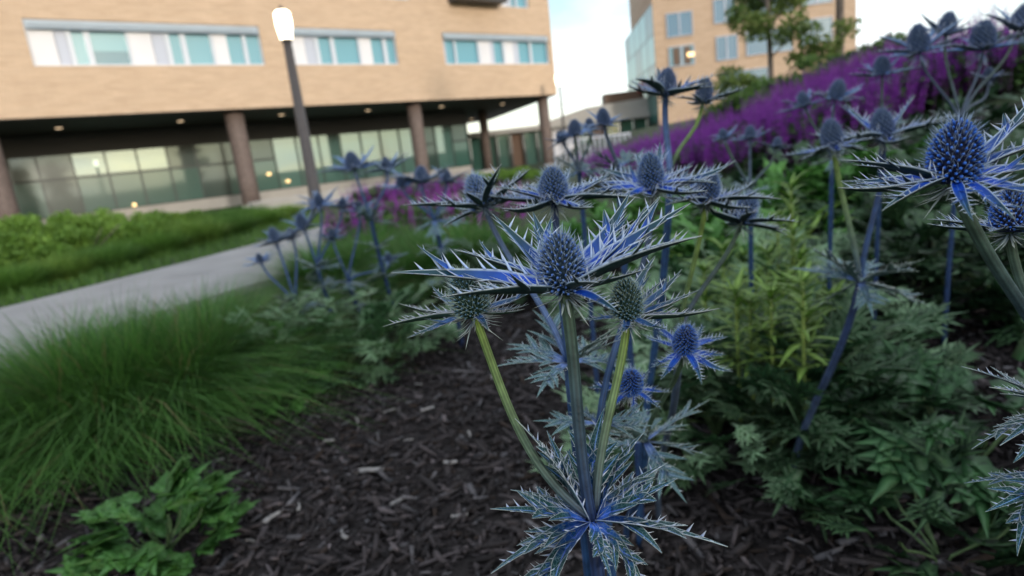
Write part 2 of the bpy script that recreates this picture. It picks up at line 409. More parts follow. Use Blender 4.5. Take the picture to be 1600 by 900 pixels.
BLUE = dict(base=(.010, .085, .66), tip=(.012, .056, .075), rib=(.06, .19, .74), rib_tip=(.10, .20, .30), edge=(.48, .64, .84), edge_tip=(.80, .88, .86), under=(.012, .034, .034))
PALE = dict(base=(.05, .15, .46), tip=(.035, .085, .095), rib=(.20, .28, .62), rib_tip=(.2, .3, .36), edge=(.48, .55, .70), edge_tip=(.66, .73, .68), under=(.022, .055, .042))
COLLAR = dict(base=(.020, .11, .58), tip=(.008, .050, .052), rib=(.09, .16, .70), rib_tip=(.16, .34, .62), edge=(.42, .52, .74), edge_tip=(.82, .88, .80), under=(.03, .07, .09))
SILVER = dict(base=(.09, .15, .44), tip=(.055, .125, .135), rib=(.22, .30, .58), rib_tip=(.28, .40, .42), edge=(.38, .48, .56), edge_tip=(.60, .68, .58), under=(.05, .10, .09))

def bract_mesh(seed, c, nsp=17, W=.078):
    rr = random.Random(seed); mb = MB()
    curl = rr.uniform(-.14, .26)
    mid = blade(mb, (0, 0, 0), (1, 0, 0), (0, 0, 1), 1, W * rr.uniform(.85, 1.15), c, n=12, rise=0 - curl, curl=curl, fold=.75, wpk=.34, spines=nsp, slen=.21, rr=rr, base_w=.8, bow=rr.uniform(-.28, .28))
    for k in range(rr.choice((1, 2, 2))):                     # side teeth: short narrow lobes that fork off the blade
        t = rr.uniform(.24, .58); sg = 1 if k % 2 else -1; p = mid(t)
        blade(mb, p, (1, sg * rr.uniform(.35, .7), rr.uniform(.15, .45)), (0, 0, 1), rr.uniform(.24, .40), W * .42, c, n=6, curl=rr.uniform(0, .15), fold=.5, spines=4, slen=.28, rr=rr)
    return mb.mesh('bract', M['holly'], True)
BR_BLUE = [bract_mesh(i, BLUE) for i in range(7)]
BR_PALE = [bract_mesh(20 + i, PALE) for i in range(6)]
FARC = dict(base=(.07, .19, .55), tip=(.11, .22, .38), rib=(.22, .30, .58), edge=(.34, .42, .62), edge_tip=(.45, .52, .62), under=(.05, .08, .13))
BR_FAR = [bract_mesh(40 + i, FARC, 9, .08) for i in range(4)]

def lobed_leaf(seed, c, lobes=3, W=.085, lobe=.55, spines=8, cheap=False, material='holly_leaf', ang=(.6, 1.0), droop=-.2, n=9, wl=.75, sub=0):
    rr = random.Random(seed); mb = MB(); dr = droop * rr.uniform(.4, 1.3); c2 = dict(c); c2['base'] = lerp(c['base'], c['tip'], .7); c2['edge'] = lerp(c['edge'], c.get('edge_tip', c['edge']), .5)
    mid = blade(mb, (0, 0, 0), (1, 0, 0), (0, 0, 1), 1, W, c, n=n, rise=-dr * .6, curl=dr, fold=.30, wpk=.3, spines=spines, slen=.13, rr=rr, cheap=cheap, base_w=.6, em=.90, fade=(.05, .30), bow=rr.uniform(-.25, .25))
    for k in range(lobes):
        for sg in (-1, 1):
            t = .16 + .5 * (k + rr.uniform(0, .6)) / lobes
            ln = lobe * (1.0 - .55 * t) * rr.uniform(.7, 1.15)
            ld = Vector((1, sg * rr.uniform(*ang), rr.uniform(-.05, .25)))
            lm = blade(mb, mid(t), ld, (0, 0, 1), ln, W * wl * rr.uniform(.8, 1.1), c2, n=max(4, n - 3), curl=rr.uniform(-.2, .1), fold=.3, wpk=.35, spines=int(spines * .6), slen=.2, rr=rr, cheap=cheap, base_w=.8, em=.88, fade=(0, .3))
            for j in range(sub):
                s2 = 1 if j % 2 else -1; dl = ld.normalized(); sd_ = Vector((-dl.y, dl.x, 0)) * s2
                blade(mb, lm(.3 + .3 * j / max(1, sub)), dl + sd_ * rr.uniform(.6, 1.0) + Vector((0, 0, rr.uniform(-.1, .3))), (0, 0, 1), ln * rr.uniform(.35, .5), W * wl * .6, c2, n=4, fold=.3, wpk=.3, rr=rr, cheap=cheap, base_w=.9)
    return mb.mesh('leaf', M[material], True)
LF_COLLAR = [lobed_leaf(i, COLLAR, lobes=2, W=.098, lobe=.46, spines=14, n=12) for i in range(6)]
LF_SILVER = [lobed_leaf(30 + i, SILVER, lobes=3, W=.068, lobe=.52, spines=9) for i in range(5)]

# flower cones: a spiral of pointed buds, each with bristles
def cone_mesh(seed, n, core, bud, budtip, bristle, nbr=3, bs=1.0):
    rr = random.Random(seed); mb = MB(); H, Wd = .034, .0128
    def prof(t):                                                # t 0 base .. 1 top
        z = H * t; r = Wd * (math.sin(math.pi * (.20 + .80 * t)) ** .55 if t < .985 else 0.12) * (1.0 - .12 * t)
        return r, z
    pts = [(0, 0, H * i / 12) for i in range(13)]
    mb.tube(pts, [prof(i / 12)[0] * .86 for i in range(13)], 16, core)
    for i in range(n):
        t = .03 + .955 * (1 - (1 - (i + .5) / n) ** .92); a = i * 2.399963
        r, z = prof(t); r1, z1 = prof(min(1, t + .02))
        p = Vector((math.cos(a) * r, math.sin(a) * r, z))
        tz = Vector((math.cos(a) * (r1 - r), math.sin(a) * (r1 - r), z1 - z)); tx = Vector((-math.sin(a), math.cos(a), 0))
        nrm = tx.cross(tz); nrm = nrm.normalized() if nrm.length > 1e-9 else Vector((0, 0, 1))
        if nrm.dot(Vector((math.cos(a), math.sin(a), .3))) < 0: nrm = -nrm
        nrm = (nrm + Vector((0, 0, .35))).normalized(); bx_ = nrm.orthogonal().normalized(); by_ = nrm.cross(bx_)
        s = .00078 * bs * rr.uniform(.85, 1.15) * (1.1 - .3 * t); h = .0024 * rr.uniform(.8, 1.15)
        k = 5; vs = []; cs = []
        cbud = lerp(bud, budtip, rr.uniform(0, .5))
        for q, (rad, hh, cc) in enumerate(((1, -.001, core), (1.05, h * .5, cbud), (.7, h * .9, budtip))):
            for j in range(k):
                an = 2 * math.pi * j / k; vs.append(p + (bx_ * math.cos(an) + by_ * math.sin(an)) * s * rad + nrm * hh); cs.append(cc)
        vs.append(p + nrm * h); cs.append(budtip)
        fs = [(q * k + j, q * k + (j + 1) % k, (q + 1) * k + (j + 1) % k, (q + 1) * k + j) for q in range(2) for j in range(k)]
        fs += [(2 * k + j, 2 * k + (j + 1) % k, 3 * k) for j in range(k)]
        mb.add(vs, fs, cs)
        for q in range(nbr):                        # bristles beside the bud
            an = rr.uniform(0, 6.28); o = (bx_ * math.cos(an) + by_ * math.sin(an))
            b0 = p + o * s * 1.1; ln = .0074 * rr.uniform(.5, 1.3)
            mb.spine(b0 - o.cross(nrm) * .00031, b0 + o.cross(nrm) * .00031, b0 + (nrm + o * .4 + Vector((0, 0, .2))).normalized() * ln, .0002, lerp(core, bristle, .25), bristle)
    return mb.mesh('flower_head', M['cone'], False)
CONE = dict(
    blue=cone_mesh(1, 240, (.008, .026, .045), (.028, .075, .17), (.10, .21, .58), (.48, .62, .78)),
    navy=cone_mesh(2, 230, (.004, .009, .036), (.014, .05, .22), (.04, .16, .62), (.44, .58, .78), 2, 1.15),
    green=cone_mesh(3, 220, (.010, .038, .026), (.03, .085, .06), (.13, .24, .36), (.55, .70, .60)),
    grey=cone_mesh(4, 160, (.025, .05, .09), (.06, .10, .20), (.14, .20, .38), (.34, .42, .55), 2, 1.4),
)
def bristle_mesh(seed, n, c0, c1):
    """needle ruff below the bracts"""
    rr = random.Random(seed); mb = MB()
    for i in range(n):
        a = rr.uniform(0, 6.283); el = rr.uniform(-.95, .35); ln = rr.uniform(.007, .023)
        d = Vector((math.cos(a) * math.cos(el), math.sin(a) * math.cos(el), math.sin(el))); s = d.cross(Vector((0, 0, 1))).normalized() * rr.uniform(.0004, .0009)
        p = d * .004 + Vector((0, 0, -.001 + rr.uniform(-.002, .002)))
        bend = Vector((0, 0, rr.uniform(-.1, .25))) * ln
        m = p + d * ln * .55; t = p + d * ln + bend
        mb.add([p - s, p + s, m + s * .8, m - s * .8, t, p - Vector((0, 0, .0006)), m - Vector((0, 0, .0005))],
               [(0, 1, 2, 3), (3, 2, 4), (1, 5, 6, 2), (5, 0, 3, 6), (2, 6, 4), (6, 3, 4)], [lerp(c0, c1, .0)] * 2 + [lerp(c0, c1, .5)] * 2 + [c1] + [c0] * 2)
    return mb.mesh('needle_ruff', M['holly'])
RUFF = [bristle_mesh(i, 50, (.10, .15, .20), (.55, .62, .55)) for i in range(3)]
RUFF_FAR = [bristle_mesh(9, 22, (.10, .15, .30), (.4, .48, .55))]

def aim(vec, up=Vector((0, 0, 1)), roll=0.0):
    """rotation taking +X to vec with +Z kept as high as it can be"""
    d = Vector(vec).normalized(); s = up.cross(d)
    s = s.normalized() if s.length > 1e-5 else Vector((0, 1, 0)); u = d.cross(s)
    q = Matrix(((d.x, s.x, u.x), (d.y, s.y, u.y), (d.z, s.z, u.z))).to_quaternion()
    return q @ Quaternion((1, 0, 0), roll)

def bez(p0, p1, p2, p3, n):
    return [p0 * (1 - t) ** 3 + p1 * 3 * t * (1 - t) ** 2 + p2 * 3 * t * t * (1 - t) + p3 * t ** 3 for t in [i / (n - 1) for i in range(n)]]

GREEN_ST, NAVY_ST, LILAC_ST = (.17, .26, .065), (.028, .055, .15), (.14, .17, .38)
STEMC = dict(green=(.22, .34, .07), navy=(.022, .045, .13), lilac=(.10, .17, .36), olive=(.07, .12, .07), blue=(.022, .066, .17), slate=(.06, .09, .14))

def stem(root, p0, p3, r0_, r1_, c0, c1, bend=None, up0=None, name='stem', n=14, ridge=.16):
    o = Vector(root.location); a = Vector(p0) - o; b = Vector(p3) - o; L = (b - a).length
    d0 = Vector(up0) if up0 is not None else Vector((0, 0, 1))
    d1 = Vector(bend) if bend is not None else ((b - a).normalized() + Vector((0, 0, .6))).normalized()
    P = bez(a, a + d0 * L * .35, b - d1 * L * .35, b, n)
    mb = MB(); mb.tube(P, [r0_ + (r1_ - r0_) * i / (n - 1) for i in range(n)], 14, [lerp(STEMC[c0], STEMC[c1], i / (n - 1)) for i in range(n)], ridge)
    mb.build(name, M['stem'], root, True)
    return (P[-1] - P[-2]).normalized()

def flower(root, pos, axis, scale, tone='blue', tips=None, seed=0, far=False, nb=9, blen=.055, el=(.05, .55)):
    """flower_head with bracts and needles; tips are in millimetres right, away, up from the head's base"""
    rr = random.Random(seed); o = Vector(root.location)
    q = Vector((0, 0, 1)).rotation_difference(Vector(axis))
    h = link('flower_head', CONE[tone], root, Vector(pos) - o, q, (scale * rr.uniform(.94, 1.05), scale * rr.uniform(.94, 1.05), scale * rr.uniform(.92, 1.16)) if seed > 6 else scale)
    fam = BR_FAR if far else (BR_PALE if tone == 'green' else BR_BLUE)
    own = tips is not None
    if tips is None:
        tips = []; a0 = rr.uniform(0, 6.28)
        for k in range(nb):
            a = a0 + 6.283 * (k + rr.uniform(-.28, .28)) / nb; e = rr.uniform(*el) * (.25 if math.sin(a) < -.35 else 1); L = blen * 1000 / .84 * rr.uniform(.75, 1.2)
            tips.append((math.cos(a) * math.cos(e) * L, math.sin(a) * math.cos(e) * L, math.sin(e) * L))
        inv = Quaternion()
    else: inv = q.inverted()
    for k, t in enumerate(tips):
        v = inv @ Vector(t) * .001 / (scale if own else 1)
        hz = Vector((v.x, v.y, 0)); off = hz.normalized() * .0065 if hz.length > 1e-6 else Vector()
        link('bract', fam[(seed * 3 + k) % len(fam)], h, off + Vector((0, 0, .001 * (k % 3))), aim(v - off * .5, roll=rr.uniform(-.35, .35)), (v - off).length)
    ru = RUFF_FAR if far else RUFF
    link('needle_ruff', ru[seed % len(ru)], h, (0, 0, 0), Quaternion((0, 0, 1), rr.uniform(0, 6)), 1.0 if not far else 1.2)
    return h
def collar(root, pos, tips=None, n=7, size=.05, fam=None, seed=0, el=(-.5, .7)):
    rr = random.Random(seed + 99); fam = fam or LF_COLLAR; o = Vector(root.location)
    if tips is None:
        tips = []; a0 = rr.uniform(0, 6.28)
        for k in range(n):
            a = a0 + 6.283 * (k + rr.uniform(-.3, .3)) / n; e = rr.uniform(*el); L = size * 1000 * rr.uniform(.7, 1.2)
            tips.append((math.cos(a) * math.cos(e) * L, math.sin(a) * math.cos(e) * L, math.sin(e) * L))
    for k, t in enumerate(tips):
        v = Vector(t) * .001
        link('leaf', fam[(seed + k) % len(fam)], root, Vector(pos) - o + Vector((v.x, v.y, 0)).normalized() * .002, aim(v, roll=rr.uniform(-.4, .4)), v.length)

HG = 'blue sea holly plants in the bed'
def sea_holly(label, node, heads, base=None, coll=None, low=None, seed=0, stem_c=('navy', 'navy'), sr=.0042, far=False, leaves=None, lean=0.0):
    """node (px,py,depth) where stems part; heads list of dict(p=(px,py,depth), w=cone px, ...)"""
    nd = pt(*node)
    if base is None: bxy = (nd.x + lean, nd.y + .02)
    else: bxy = base
    root = empty('sea_holly', (bxy[0], bxy[1], gnd(*bxy)), label, 'sea holly', HG)
    d = stem(root, root.location + Vector((0, 0, -.02)), nd, sr * 1.15, sr, stem_c[0], stem_c[1])
    if coll: collar(root, nd, seed=seed, **coll)
    for q_ in (low or ()): collar(root, Vector(root.location).lerp(nd, q_), n=6, size=.09, fam=LF_SILVER, seed=seed + int(q_ * 50))
    for k, hd in enumerate(heads):
        p = pt(*hd['p']); sc = hd['p'][2] * hd['w'] / FPX / .0262 * .84
        b0 = p - Vector((0, 0, 0))
        ax = hd.get('axis'); jr = random.Random(seed * 31 + k); bend = (Vector(ax) + Vector((jr.uniform(-.16, .16), jr.uniform(-.22, .12), 0))).normalized() if ax else None
        st = hd.get('st', ('navy', 'navy')); r = sr * hd.get('r', .62)
        dd = stem(root, nd, b0 + Vector((0, 0, .001)), r, r * .9, st[0], st[1], bend=bend, up0=((p - nd).normalized() * .6 + Vector((0, 0, .4))).normalized())
        flower(root, p, dd if not ax else bend, sc, hd.get('tone', 'blue'), hd.get('tips'), seed * 7 + k, far or hd.get('far', False), hd.get('nb', 9), hd.get('blen', .055), hd.get('el', (.05, .55)))
    if leaves: rosette(root, (0, 0), **leaves)
    return root

# ------------------------------------------------------------------ basal foliage
BASAL = dict(base=(.19, .30, .19), tip=(.10, .28, .10), rib=(.34, .48, .32), edge=(.2, .28, .22), under=(.03, .065, .045))
BASAL2 = dict(base=(.055, .14, .055), tip=(.028, .105, .036), rib=(.11, .17, .10), edge=(.12, .18, .12), under=(.025, .06, .03))
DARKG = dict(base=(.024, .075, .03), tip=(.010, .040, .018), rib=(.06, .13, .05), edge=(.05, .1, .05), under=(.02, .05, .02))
LUSH = dict(base=(.075, .24, .035), tip=(.095, .30, .04), rib=(.10, .24, .08), edge=(.06, .2, .05), under=(.03, .10, .03))
LIME = dict(base=(.16, .29, .04), tip=(.13, .29, .045), rib=(.22, .34, .08), edge=(.2, .3, .1), under=(.12, .26, .035))
LF_BASAL = [lobed_leaf(60 + i, BASAL, lobes=3, W=.062, lobe=.60, spines=0, cheap=True, material='leaf', n=6, sub=3, droop=-.06) for i in range(5)]
LF_BASAL2 = [lobed_leaf(70 + i, BASAL2, lobes=3, W=.070, lobe=.58, spines=0, cheap=True, material='leaf', n=6, sub=3, droop=-.06) for i in range(5)]
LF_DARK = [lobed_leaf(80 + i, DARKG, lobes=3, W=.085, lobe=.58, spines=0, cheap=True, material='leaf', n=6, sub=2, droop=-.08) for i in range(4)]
LF_LUSH = [lobed_leaf(90 + i, LUSH, lobes=3, W=.13, lobe=.58, spines=0, cheap=True, material='leaf', n=7, ang=(.5, .95), wl=.8, sub=2) for i in range(4)]
MIDG = dict(base=(.018, .07, .024), tip=(.018, .075, .022), rib=(.06, .15, .06), edge=(.05, .12, .05), under=(.015, .05, .02))
LF_MID = [lobed_leaf(110 + i, MIDG, lobes=3, W=.12, lobe=.55, spines=0, cheap=True, material='leaf', n=7, ang=(.6, 1.0), wl=.75, sub=2) for i in range(3)]
FRESH = dict(base=(.045, .145, .025), tip=(.055, .18, .028), rib=(.08, .2, .06), edge=(.05, .15, .04), under=(.02, .07, .02))
LF_BROAD = [lobed_leaf(130 + i, FRESH, lobes=2, W=.20, lobe=.62, spines=0, cheap=True, material='leaf', n=7, ang=(.55, .95), wl=.9, sub=2) for i in range(4)]
def lance_mesh(seed, c):
    rr = random.Random(seed); mb = MB(); cu = rr.uniform(-.5, -.1)
    blade(mb, (0, 0, 0), (1, 0, 0), (0, 0, 1), 1, .085, c, n=7, rise=-cu * .5, curl=cu, fold=.3, wpk=.4, cheap=True, base_w=.3); return mb.mesh('leaf', M['leaf'], True)
LF_LIME = [lance_mesh(i, LIME) for i in range(4)]
def rosette(root, off, n=40, size=.14, radius=.12, height=.2, fam=None, seed=0):
    """leaves on short stalks around a crown; each leaf is a piece of its own"""
    rr = random.Random(seed + 500); fam = fam or LF_BASAL
    for k in range(n):
        a = rr.uniform(0, 6.283); q = math.sqrt(rr.random()); x = off[0] + math.cos(a) * radius * q; y = off[1] + math.sin(a) * radius * q
        g = gnd(root.location.x + x, root.location.y + y) - root.location.z
        z = g + height * (1.05 - .75 * q * q) * rr.uniform(.15, 1.0)
        az = a + rr.uniform(-.7, .7); el = rr.uniform(-.25, .95) * (1.1 - .5 * q)
        L = size * rr.uniform(.6, 1.25)
        link('leaf', rr.choice(fam), root, (x, y, z), aim((math.cos(az) * math.cos(el), math.sin(az) * math.cos(el), math.sin(el)), roll=rr.uniform(-.5, .5)), L)
    mb = MB()                                                    # leaf stalks
    for k in range(max(6, n // 4)):
        a = rr.uniform(0, 6.283); q = rr.uniform(.2, .8) * radius; p1 = Vector((off[0] + math.cos(a) * q, off[1] + math.sin(a) * q, height * .5))
        b0 = Vector((off[0], off[1], gnd(root.location.x + off[0], root.location.y + off[1]) - root.location.z - .01))
        mb.tube(bez(b0, b0 + Vector((0, 0, height * .4)), p1 - Vector((0, 0, height * .2)), p1, 5), [.002] * 5, 5, (.07, .12, .05), cap=False)
    mb.build('stalks', M['stem'], root, True)['kind'] = 'stuff'
def mound(name, label, cat, xy, group=None, **kw):
    root = empty(name, (xy[0], xy[1], gnd(*xy)), label, cat, group)
    rosette(root, (0, 0), **kw); return root

# ------------------------------------------------------------------ the brick building on columns
dU = ray(2040, 94); dU = Vector((dU.x, dU.y, 0)).normalized(); dV = Vector((-dU.y, dU.x, 0))
P0 = pt(385, 168, 25.0); GZ = -.30
ORG = Vector((P0.x, P0.y, GZ))
def fl(px, py, dv=0.0):
    p = plane_hit(px, py, P0 + dV * dv, dV) - ORG
    return p.dot(dU), p.z
def under(px, py, z):
    """point on a level plane at local height z, in building coordinates"""
    d = ray(px, py); p = CAM + d * ((GZ + z - CAM.z) / d.z) - ORG
    return p.dot(dU), p.dot(dV)
bld = empty('brick_building', ORG, 'tan brick building raised on round columns over a dark glazed ground floor', 'building')
bld.rotation_euler = (0, 0, math.atan2(dU.y, dU.x))
zs = fl(385, 169)[1]                                     # soffit height
uL, uR = -26.0, fl(868, 120)[0]
zsill = fl(300, 102)[1]; zhead = fl(300, 37)[1]; zsill2 = fl(800, 11)[1]
zroof = zsill2 + 6.5
print('BUILDING soffit', zs, 'sill', zsill, 'head', zhead, 'sill2', zsill2, 'uR', uR)
strips = [(fl(47, 80)[0], fl(411, 80)[0]), (fl(455, 80)[0], fl(621, 80)[0]), (fl(694, 80)[0], fl(858, 80)[0]), (-22.0, fl(-60, 80)[0])]
strips.sort()
# end wall runs back at a skew
eu, ev = under(742, 196, zs)
endd = Vector((eu - uR, ev - 0, 0)); endd = endd / endd.y
def endu(v): return uR + endd.x * v
DEPTH = 16.0; WT = .35
mb = MB()
def wallbox(u0, u1, z0, z1): mb.box((u0, 0, z0), (u1, WT, z1))
def band(z0, z1):                                         # full-length band, its end cut to the skewed end wall
    e0, e1 = uR, endu(WT)
    mb.add([(uL, 0, z0), (e0, 0, z0), (e1, WT, z0), (uL, WT, z0), (uL, 0, z1), (e0, 0, z1), (e1, WT, z1), (uL, WT, z1)],
           [(0, 3, 2, 1), (4, 5, 6, 7), (0, 1, 5, 4), (1, 2, 6, 5), (2, 3, 7, 6), (3, 0, 4, 7)], (.5, .4, .3))
band(zs, zsill); band(zhead, zsill2)
prev = uL
for (a_, b_) in strips + [(uR, uR)]:
    if a_ - prev > .02: wallbox(prev, min(a_, uR), zsill + .001, zhead - .001)
    prev = b_
up_strips = [(fl(560, 0)[0], fl(640, 0)[0]), (fl(783, 4)[0], fl(826, 4)[0])]
prev = uL; zh2 = zsill2 + 1.9
for (a_, b_) in up_strips + [(uR - .002, uR)]:
    wallbox(prev, a_, zsill2 + .001, zh2 - .001); prev = b_
band(zh2, zroof)
mb.build('wall', M['brick'], bld)
mb = MB()                                                 # skewed end wall and back
mb.add([(endu(WT), WT, zs), (endu(DEPTH), DEPTH, zs), (endu(DEPTH), DEPTH, zroof), (endu(WT), WT, zroof)], [(0, 1, 2, 3)], (.5, .4, .3))
mb.add([(uL, DEPTH, 0), (endu(DEPTH), DEPTH, zs), (endu(DEPTH), DEPTH, zroof), (uL, DEPTH, zroof)], [(3, 2, 1, 0)], (.5, .4, .3))
mb.add([(uL, 0, zroof), (uR, 0, zroof), (endu(DEPTH), DEPTH, zroof), (uL, DEPTH, zroof)], [(0, 1, 2, 3)], (.3, .3, .3))
mb.build('end_wall', M['brick'], bld)
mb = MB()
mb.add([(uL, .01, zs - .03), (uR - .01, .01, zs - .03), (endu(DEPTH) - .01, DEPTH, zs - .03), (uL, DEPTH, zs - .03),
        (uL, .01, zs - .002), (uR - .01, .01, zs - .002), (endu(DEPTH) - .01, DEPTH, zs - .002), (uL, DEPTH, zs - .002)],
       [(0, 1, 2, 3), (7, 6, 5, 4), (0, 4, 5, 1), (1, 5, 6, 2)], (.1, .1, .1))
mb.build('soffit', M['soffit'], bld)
# window strips: louvred head, white panels, slim frames, recessed panes
def window_strip(u0, u1, z0, z1, cells):
    win = MB()
    win.box((u0, .10, z0), (u1, .34, z0 + .06)); win.box((u0, .10, z1 - .05), (u1, .34, z1))
    win.box((u0, .10, z0 + .06), (u0 + .05, .34, z1 - .05)); win.box((u1 - .05, .10, z0 + .06), (u1, .34, z1 - .05))
    wo = win.build('window', M['window_frame'], bld)
    lz = z1 - .05 - (z1 - z0) * .17
    mbl = MB()
    for k in range(4):
        zz = lz + (z1 - .05 - lz) * (k + .1) / 4; hh = (z1 - .05 - lz) / 4 * .8
        mbl.add([(u0 + .05, -.10, zz), (u1 - .05, -.10, zz), (u1 - .05, .02, zz + hh), (u0 + .05, .02, zz + hh), (u0 + .05, -.10, zz - .02), (u1 - .05, -.10, zz - .02), (u1 - .05, .03, zz + hh - .02), (u0 + .05, .03, zz + hh - .02)],
                [(0, 1, 2, 3), (7, 6, 5, 4), (0, 4, 5, 1), (3, 2, 6, 7), (0, 3, 7, 4), (1, 5, 6, 2)], (.4, .5, .6))
    mbl.build('louvre', M['louvre'], wo)
    mbs = MB(); mbs.box((u0 + .05, .20, lz - .04), (u1 - .05, .32, z1 - .05)); mbs.build('head_panel', M['louvre'], wo)
    tot = sum(c[1] for c in cells); x = u0 + .05; wid_ = u1 - u0 - .10
    for kind, frac in cells:
        x1 = x + wid_ * frac / tot; q = MB(); za, zb = z0 + .06, lz - .04
        if kind == 'W': q.box((x + .01, .12, za), (x1 - .01, .30, zb)); q.build('panel', M['white_panel'], wo)
        elif kind == 'G': q.box((x + .01, .14, za), (x1 - .01, .30, zb)); q.build('panel', M['grey_panel'], wo)
        elif kind == 'F': q.box((x, .11, za), (x1, .30, zb)); q.build('mullion', M['window_frame'], wo)
        else:
            q.box((x, .24, za), (x1, .27, zb)); q.build('pane', M['win_glass' if kind == 'P' else 'win_dark'], wo)
            if kind == 'D':
                q2 = MB(); q2.box((x, .225, za + (zb - za) * .42), (x1, .239, zb)); q2.build('blind', M['win_glass'], wo)
        x = x1
C1 = [('W', 70), ('G', 32), ('F', 14), ('P', 36), ('F', 16), ('D', 106), ('F', 8), ('W', 72), ('G', 40), ('F', 16), ('P', 36), ('F', 18), ('P', 84), ('F', 10), ('W', 50), ('P', 56), ('F', 14), ('P', 50)]
C2 = [('W', 48), ('G', 32), ('F', 14), ('P', 40), ('F', 14), ('P', 84), ('F', 8), ('W', 42), ('P', 44), ('F', 14), ('P', 32)]
C3 = [('G', 8), ('P', 26), ('F', 6), ('P', 70), ('F', 8), ('W', 34), ('G', 14), ('P', 30), ('F', 8), ('W', 30), ('G', 20), ('P', 40), ('F', 8), ('P', 60)]
for (a_, b_), cc in zip(strips, [C2, C1, C2, C3]): window_strip(a_, b_, zsill, zhead, cc)
for (a_, b_) in up_strips: window_strip(a_, b_, zsill2, zh2, C2[:7])
mb = MB(); ua, ub = fl(700, 2)[0], fl(776, 2)[0]
mb.box((ua, -.9, zsill2 - .02), (ub, -.002, zsill2 + .22)); mb.box((ua + .1, -.85, zsill2 + .22), (ub - .1, -.002, zsill2 + 2.0)); mb.build('bay_box', M['dark_metal'], bld)
# downlights in the soffit
for (px, py) in [(92, 201), (282, 190), (440, 180), (575, 173), (690, 167), (785, 163), (737, 186)]:
    u, v = under(px, py, zs - .06); q = MB(); q.tube([(u, v, zs - .034), (u, v, zs - .065)], [.13, .11], 12); q.build('downlight', M['small_lamp'], bld)
# round columns
def column(px_top, py_top, px_w, v=None):
    if v is None: u = fl(px_top, py_top + 40, .9)[0]; v = .9
    else: u = fl(px_top, py_top + 40, v)[0]
    q = MB(); q.tube([(u, v, -.4), (u, v, 1.2), (u, v, 2.6), (u, v, zs - .035)], [px_w] * 4, 24, (.3, .2, .15)); c_ = q.build('column', M['column'], bld, True)
    q = MB(); q.tube([(u, v, -.05), (u, v, .12)], [px_w + .05] * 2, 24); q.build('column_foot', M['pale_concrete'], c_, True)
column(372, 172, .38); column(651, 160, .36); column(851, 150, .33); column(760, 190, .30, 7.5); column(-8, 230, .38)
# glazed ground floor, set back
GV = 6.2
gu0, gu1 = uL, fl(733, 225, GV)[0]
zg0 = .55; zg1 = fl(170, 236, GV)[1]
q = MB(); q.box((uL, GV + .06, -.4), (gu1, GV + .25, zg0)); q.build('plinth', M['pale_concrete'], bld)
q = MB(); q.box((uL, GV - .02, zg1), (gu1, GV + .25, zs - .031)); q.build('fascia', M['dark_metal'], bld)
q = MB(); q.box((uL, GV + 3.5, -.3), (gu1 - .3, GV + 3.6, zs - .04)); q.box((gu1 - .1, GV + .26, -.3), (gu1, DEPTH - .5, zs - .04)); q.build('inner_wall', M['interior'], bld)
u = gu0; k = 0; PW = 1.25
def pu(px): return fl(px, 240, GV)[0]
skyr = [(pu(418), pu(500)), (pu(508), pu(596)), (pu(607), pu(643)), (pu(672), pu(712))]
while u < gu1 - .3:
    u1 = min(u + PW, gu1); c_ = (u + u1) / 2
    zt = zg0 + (zg1 - zg0) * .60
    m_sky = any(s0 <= c_ <= s1 for s0, s1 in skyr)
    for (z0, z1, low) in (((zg0, zg1, True),) if m_sky else ((zg0, zt, True), (zt + .05, zg1, False))):
        q = MB(); q.box((u + .03, GV + .10, z0 + .03), (u1 - .03, GV + .13, z1 - .02))
        if m_sky: mm = 'sky_glass' if (not low or True) else 'teal_glass'
        else: mm = 'blind_glass' if low and k % 5 else 'teal_glass'
        if not m_sky and not low and pu(95) < c_ < pu(245): mm = 'sky_glass'
        q.build('pane', M[mm], bld)
    q = MB(); q.box((u1 - .03, GV + .02, zg0), (u1 + .03, GV + .18, zg1)); q.build('mullion', M['mullion'], bld)
    if m_sky: u = u1; k += 1; continue
    q = MB(); q.box((u + .03, GV + .04, zt - .019), (u1 - .03, GV + .16, zt + .08)); q.build('transom', M['mullion'], bld)
    u = u1; k += 1
for (px, py) in [(420, 272), (450, 283), (210, 320)]:       # glowing discs added before the glass for interior pendant lamps showing in it
    u, z = fl(px, py, GV - .1); q = MB(); q.tube([(u, GV - .25, z), (u, GV - .02, z)], [.065, .075], 12); q.build('interior_lamp_disc', M['warm_lamp'], bld)

# low concrete terrace wall in front of the columns
def wall_line(name, label, A, B, z0, z1, th, material):
    A = Vector(A); B = Vector(B); d = (B - A); L = d.length; d.normalize()
    o = empty(name, (A.x, A.y, z0), label, 'wall'); o.rotation_euler = (0, 0, math.atan2(d.y, d.x))
    q = MB(); q.box((0, 0, 0), (L, th, z1 - z0 - .08)); q.build('wall_body', material, o)
    q = MB(); q.box((-.03, -.04, z1 - z0 - .08), (L + .03, th + .04, z1 - z0)); q.build('coping', M['pale_concrete'], o)
    return o
pA = pt(395, 318, 19); pB = pt(775, 252, 26)
wall_line('terrace_wall', 'low pale concrete terrace wall in front of the round columns', (pA.x, pA.y, 0), (pB.x, pB.y, 0), -.35, .12, .3, M['pale_concrete'])

